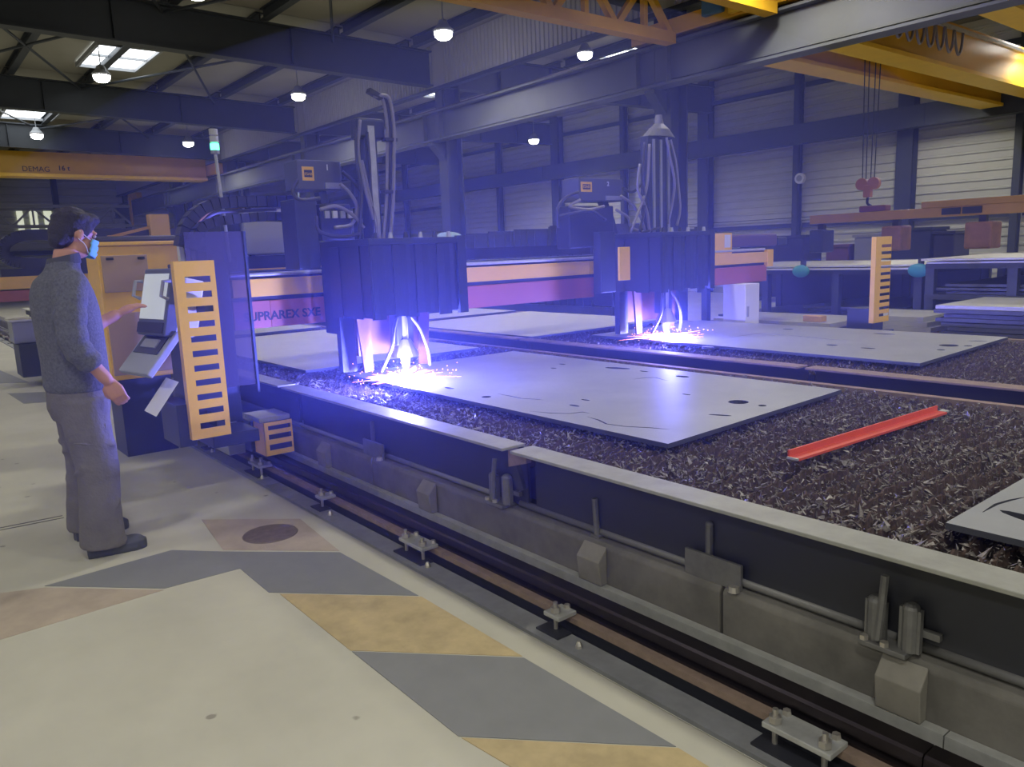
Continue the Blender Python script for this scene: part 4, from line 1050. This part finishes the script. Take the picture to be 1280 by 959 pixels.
MB().tube(spline([(hk.x, 13, hk.z-.14), (hk.x, 13, hk.z-.24), (hk.x+.07, 13, hk.z-.30), (hk.x, 13, hk.z-.37), (hk.x-.06, 13, hk.z-.31)], 6), .022, 8).build('hook', railm, bc, smooth=True)
sc2 = thing('storage_crane', 'single girder yellow crane behind the twin girder crane', 'crane', (-4.6, 15, 4.4))
MB().box(-4.62, -4.30, 10.75, 19.2, 4.45, 5.02).build('girder', craney, sc2)
MB().box(-4.68, -4.24, 10.75, 19.2, 4.40, 4.45).build('bottom_flange', yellow, sc2)
for y0_, y1_ in ((19.22, 19.45), (10.55, 10.74)): MB().box(-5.3, -3.6, y0_, y1_, 4.52, 4.9).build('end_carriage', craney, sc2)

# magnet lifting beam hanging in the storage bay
a = ony(1015, 275, 13.0); zb = a.z-.075
mg = thing('magnet_beam', 'long orange lifting beam with hanging magnets below the crane hook', 'lifting beam', (-5.3, 13, zb))
MB().box(a.x, -2.2, 12.92, 13.08, zb, zb+.15).build('beam', craney, mg, bevel=.01)
MB().box(-5.7, -4.1, 12.90, 13.10, zb+.15, zb+.25).build('beam_top', craney, mg, bevel=.01)
MB().box(hk.x-.05, hk.x+.05, 12.97, 13.03, zb+.15, hk.z-.36).build('hanger_lug', galv, mg)
for x in (-5.25, -4.95, -3.2): MB().box(x-.13, x+.13, 12.88, 12.92, zb+.03, zb+.13).build('beam_box', blackp, mg)
for px_, wd in ((1027, .13), (1120, .16), (1228, .19)):
    x = ony(px_, 300, 13.0).x
    m = MB().box(x-wd, x+wd, 12.8, 13.2, zb-.50, zb-.1).build('magnet', navy if px_ < 1050 else magn_m, mg, bevel=.03)
    MB().box(x-.05, x+.05, 12.95, 13.05, zb-.1, zb).build('magnet_shackle', railm, m)
MB().box(a.x+.9, a.x+1.35, 12.9, 13.1, zb+.15, zb+.25).build('cable_reel', mat('reel_maroon', (.22, .06, .07), .5), mg, bevel=.02)

# ================================================================ storage behind the tables
def sheet(x0, x1, y0, y1, z0, z1, m, label, group, name='steel_sheet'):
    cx, cy = (x0+x1)/2, (y0+y1)/2
    o = MB().box(x0, x1, y0, y1, z0, z1).build(name, m, org=(cx, cy, z0))
    return tag(o, label, 'steel sheet', group)
def skid(x0, x1, y0, y1, z, label, n=3):
    t = thing('timber_skid', label, 'skid', ((x0+x1)/2, (y0+y1)/2, 0))
    for i in range(n):
        x = x0+(x1-x0)*(i+.5)/n
        MB().box(x-.06, x+.06, y0, y1, 0, z).build('bearer', wood, t)
    return t
r = random.Random(11)
skid(-3.4, .5, 8.45, 9.7, .48, 'timber skid under the tall stack of dark-edged sheets', 4)
z = .48
ORD = ['topmost', 'second', 'third', 'fourth', 'fifth', 'sixth', 'seventh']
for i in range(7):
    h = .036; ox = r.uniform(-.10, .06); oy = r.uniform(-.04, .04); last = i == 6
    sheet(-3.45+ox, .6+ox, 8.42+oy, 9.72+oy, z, z+h, sheetlt if last else plateedge,
          'pale top sheet of the tall dark-edged stack past the far table' if last else 'dark-edged sheet, '+ORD[6-i]+' from the top of the tall stack past the far table', 'sheets of the tall stack')
    z += h+.004 if i % 2 else h+.012
    if i % 2 == 0 and not last: pass
skid(-4.55, -3.75, 8.75, 9.6, .46, 'timber skid under the cream sheets beside the far slotted guard', 2)
z = .46
for i in range(3):
    sheet(-4.62+.03*i, -3.68-.05*i, 8.7+.02*i, 9.62, z, z+.05, sheetlt, ORD[2-i]+' of three cream steel sheets stacked beside the far slotted guard', 'cream sheets by the far guard'); z += .054
skid(-6.35, -4.75, 8.55, 9.5, .40, 'timber skid under the dark boards behind the gantry end', 3)
z = .40
for i in range(2):
    sheet(-6.4+.05*i, -4.72, 8.5, 9.52, z, z+.06, plateedge if i == 0 else sheetlt, ('dark' if i == 0 else 'pale')+' board lying behind the far end of the gantry', 'boards behind the gantry end'); z += .065
wb = onz(1020, 400, .56)
tb = thing('timber_block', 'short yellow timber block on the boards behind the gantry end', 'timber', (-4.95, 8.6, z))
MB().box(-5.1, -4.86, 8.56, 8.68, z-.0, z+.07).build('block', wood, tb, bevel=.006)

def rack(x0, x1, y0, y1, top, label, levels, posts):
    t = thing('sheet_rack', label, 'rack', ((x0+x1)/2, (y0+y1)/2, 0))
    for i in range(posts):
        x = x0+(x1-x0)*i/(posts-1)
        for y in (y0+.06, y1-.06): MB().box(x-.05, x+.05, y-.05, y+.05, 0, top-.06).build('post', navy, t)
        MB().box(x-.05, x+.05, y0+.11, y1-.11, .04, .14).build('cross_bar', navy, t)
    for i in range(posts-1):
        a_ = x0+(x1-x0)*i/(posts-1)+.06; b_ = x0+(x1-x0)*(i+1)/(posts-1)-.06
        MB().box(a_, b_, y1-.10, y1-.06, .05, top-.08).build('back_board', darkbl, t)
        MB().box(a_, b_, y0+.03, y0+.06, .05, .24).build('kick_board', darkbl, t)
    for z_ in levels: MB().box(x0-.05, x1+.05, y0, y1, z_-.06, z_).build('shelf', darkbl, t)
    return t
rk = rack(-7.55, -4.35, 9.85, 12.0, 1.09, 'dark steel sheet rack with pale top sheets behind the far slotted guard', (.30, 1.09), 4)
rk2 = rack(-4.15, -2.4, 9.7, 12.0, 1.16, 'dark steel sheet rack standing past the tall stack of sheets', (.45, .80, 1.16), 3)
for (x0, x1, y0, y1, zb, n, lab, g) in ((-7.6, -4.3, 9.82, 12.02, 1.09, 2, 'pale sheet topping the rack behind the far slotted guard', 'pale sheets on the guard-side rack'),
        (-4.2, -2.35, 9.68, 12.0, 1.16, 2, 'grey sheet on top of the rack past the tall stack', 'grey sheets on the far rack'),
        (-7.3, -6.2, 9.95, 11.9, .30, 3, 'dark sheet low in the rack behind the guard', 'dark sheets low in the rack'),
        (-5.9, -4.6, 9.95, 11.9, .30, 7, 'dark sheet low in the rack behind the guard', 'dark sheets low in the rack'),
        (-4.05, -2.5, 9.8, 11.9, .45, 3, 'dark sheet on a middle rack shelf', 'dark sheets on middle shelves'),
        (-4.05, -2.5, 9.8, 11.9, .80, 3, 'dark sheet on a middle rack shelf', 'dark sheets on middle shelves')):
    z = zb
    for i in range(n):
        o_ = r.uniform(-.05, .05); h = .03 if n > 2 else .022
        sheet(x0+o_, x1+o_, y0+r.uniform(-.03, .03), y1, z, z+h, sheetlt if n == 2 else plateedge, lab+(', upper of the two' if i else ', lower of the two') if n == 2 else (lab+', '+('in the thick pile, ' if n == 7 else 'in the thin pile, ' if zb < .4 else 'on the lower one, ' if zb < .6 else 'on the upper one, ')+ORD[n-1-i]), g); z += h+.014
for px_, py_ in ((1003, 339), (1150, 338)):
    p = ony(px_, py_, 9.78)
    t = thing('teal_bundle', 'teal wrapped bundle hanging on the front of the sheet rack', 'bundle', (p.x, 9.72, p.z), group='teal bundles on the rack')
    MB().ball((p.x, 9.74, p.z), .13, .05, .085, 14, 8).build('wrap', bluedrum, t, smooth=True)
    MB().box(p.x-.02, p.x+.02, 9.76, 9.84, p.z, p.z+.14).build('strap', blackp, t)
# low machinery along the back wall
for i, (px_, wd, ht, col) in enumerate(((1058, .28, 1.3, 'maroon'), (1095, .30, 1.5, 'grey'), (1148, .42, 1.6, 'navy'), (975, .9, 1.55, 'dark'), (1190, .2, 1.5, 'black'))):
    x = ony(px_, 300, 17.5).x
    t = thing('storage_bin', col+' storage bin standing in front of the ribbed back wall', 'bin', (x, 17.5, 0))
    m = {'maroon': mat('bin_maroon', (.15, .06, .07), .5), 'grey': greyp, 'navy': navy, 'dark': darkbl, 'black': blackp}[col]
    MB().box(x-wd, x+wd, 17.1, 17.9, .12, ht).build('body', m, t, bevel=.03)
    MB().box(x-wd-.03, x+wd+.03, 17.07, 17.93, ht, ht+.06).build('rim', m, t)
    for s in (-1, 1): MB().box(x+s*wd*.7-.08, x+s*wd*.7+.08, 17.15, 17.85, 0, .12).build('foot', m, t)
ck = ony(999, 223, 19.6)
cl = thing('wall_clock', 'small round white clock on a thin back wall post', 'clock', (ck.x, 19.6, ck.z))
mb = MB().prism([(ck.x+.14*math.cos(2*PI*i/20), ck.z+.14*math.sin(2*PI*i/20)) for i in range(20)], 'y', 19.60, 19.70); fixn(mb.build('clock_face', whitep, cl))
mb = MB().prism([(ck.x+.08*math.cos(2*PI*i/20), ck.z+.08*math.sin(2*PI*i/20)) for i in range(20)], 'y', 19.585, 19.6); fixn(mb.build('clock_centre', greyp, cl))
# plates standing on edge in a toast rack
tr_ = thing('plate_rack', 'low steel rack holding upright plates behind the gantry beam', 'rack', (-13.4, 11.9, 0))
MB().box(-16.3, -10.9, 11.3, 11.42, .0, .3).build('base_rail', navy, tr_); MB().box(-16.3, -10.9, 12.3, 12.42, .0, .3).build('base_rail', navy, tr_)
for x in (-16.35, -10.85): MB().box(x-.05, x+.05, 11.3, 12.42, .3, 1.6).build('end_frame', navy, tr_)
MB().box(-16.3, -10.9, 12.44, 12.5, 1.0, 1.12).build('back_rail', navy, tr_)
for i in range(22):
    x = -16.1+i*.24; tl = r.uniform(-.06, .12); c = Vector((x, 11.86, .30))
    R_ = Matrix.Translation(c) @ Matrix.Rotation(tl, 4, 'Y'); h = r.uniform(1.58, 1.72)
    mb = MB().box(-.015, .015, -.52, .52, 0.002, h, R_)
    o = mb.build('standing_plate', plateedge, org=tuple(c)); tag(o, 'dark steel plate standing on edge in the low rack', 'steel plate', 'plates standing in the rack')
p = ony(563, 300, 9.0)
cv = thing('covered_pump', 'pale blue draped cover over a pump post behind the first plasma cutter', 'pump', (p.x, 9.0, 0))
MB().box(p.x-.12, p.x+.12, 8.9, 9.1, 0, p.z).build('post', navy, cv)
remesh(MB().ball((p.x, 9, p.z), .32, .25, .16, 16, 10).ball((p.x+.18, 9, p.z-.12), .18, .22, .2, 14, 8).ball((p.x-.1, 8.95, p.z+.06), .2, .2, .1, 12, 8), 'cover', bluec, .03, None, 4).parent = cv
bpy.data.objects['cover'].location = -Vector(cv.location)

# ---------------------------------------------------------------- second gantry far behind the operator
g2x = -12.0
g2 = thing('cutting_gantry', 'second yellow gantry standing far down the rails behind the operator', 'cutting machine', (g2x, 2, 0))
MB().box(g2x-.5, g2x, 1.12, 8.2, 1.10, 1.24).build('main_beam', redbr, g2)
MB().box(g2x-.5, g2x+.03, 1.10, 8.2, 1.26, 1.42).build('cover_panel', yellow, g2)
MB().box(g2x-1.6, g2x+.24, 1.82, 2.06, .16, 1.1).build('end_carriage', navy, g2)
MB().box(g2x-1.3, g2x+.5, 7.8, 8.1, .16, 1.1).build('end_carriage', navy, g2)
P = spline([(g2x, 2.9, 1.58), (g2x, 1.55, 1.58), (g2x, 1.26, 1.72), (g2x, 1.40, 1.91), (g2x, 1.9, 1.95), (g2x, 4.4, 1.94)], 10)
mb = MB()
for u, v_ in zip(P[:-1], P[1:]): mb.bar(u, v_, .14, .10, up=(-1, 0, 0))
mb.build('energy_chain', blackp, g2)
MB().box(g2x-.2, g2x, 1.2, 4.4, 1.42, 1.52).build('cable_tray', darkbl, g2)
MB().box(g2x-.3, g2x+.25, 1.25, 1.80, .12, .55).build('drive_box', navy, g2, bevel=.01)
MB().box(g2x-.3, g2x+.15, 1.22, 1.75, .56, .84).build('service_box', greyp, g2, bevel=.01)
MB().box(g2x-.35, g2x+.2, 1.20, 1.78, .845, .87).build('service_lid', whitep, g2)
a = onx(197, 268, g2x+.1); b = onx(193, 298, g2x+.1); c = onx(135, 297, g2x+.1)
jb = MB().box(g2x+.0, g2x+.16, a.y-.13, a.y+.13, 1.42, a.z).build('jib_post', yellow, g2)
MB().bar((g2x+.08, c.y, c.z), (g2x+.08, b.y, b.z), .06, .06).build('jib_arm', craney, g2)
MB().bar((g2x+.08, c.y, c.z), (g2x+.08, a.y, a.z-.15), .04, .04).build('jib_stay', craney, g2)
for i, (y0_, z0_) in enumerate(((2.35, .63), (2.5, .66), (2.45, .69))):
    sheet(-20.5+.2*i, -17.0, y0_, y0_+1.7, z0_, z0_+.025, sheetlt, ORD[2-i]+' pale sheet piled on the trestle beyond the second gantry', 'sheets beyond the second gantry')
tsl = thing('trestle', 'dark steel trestle bench beyond the second gantry', 'trestle', (-18.7, 3.2, 0))
MB().box(-20.4, -17.0, 2.4, 4.2, .52, .63).build('bench_top', darkbl, tsl)
for x in (-20.2, -17.3):
    for y in (2.5, 4.05): MB().box(x-.06, x+.06, y-.06, y+.06, 0, .52).build('leg', darkbl, tsl)
fc = thing('truss_crane', 'distant grey lattice girder in front of the end wall', 'crane', (-41, 0, 4.3))
lattice(fc, -41, -8.2, 9.7, 3.4, 4.3, 11, mat('lattice_grey', (.35, .35, .33), .6), .12)
for y in (-8.3, 9.95): MB().box(-41.8, -40.2, y-.12, y+.12, 4.63, 4.9).build('end_carriage', craney, fc)
for y in (-8.15, 9.7): MB().box(-41.1, -40.9, y-.05, y+.05, 3.4, 4.7).build('hanger', craney, fc)

# ---------------------------------------------------------------- cutting smoke, domed and tinted blue to imitate the arc glare
secs = []
for j in range(13):
    zz = .03+3.0*(j/12); rr = math.sqrt(max(.0004, 1-(j/12)**2)); secs.append((-4.7, 3.5, zz, 4.3*rr, 3.9*rr))
hz = MB().loft(secs, 40).build('smoke_glare', walldk, kind='stuff')
hm = bpy.data.materials.new('smoke'); hm.use_nodes = True; nt = hm.node_tree; nt.nodes.clear()
o = nt.nodes.new('ShaderNodeOutputMaterial'); vsn = nt.nodes.new('ShaderNodeVolumeScatter')
vsn.inputs['Color'].default_value = (.40, .45, 1, 1); vsn.inputs['Density'].default_value = HAZE; vsn.inputs['Anisotropy'].default_value = .45
nt.links.new(vsn.outputs[0], o.inputs['Volume']); hz.data.materials.clear(); hz.data.materials.append(hm)
tag(hz, 'thin cutting smoke tinted blue as arc glare over the tables', 'smoke')
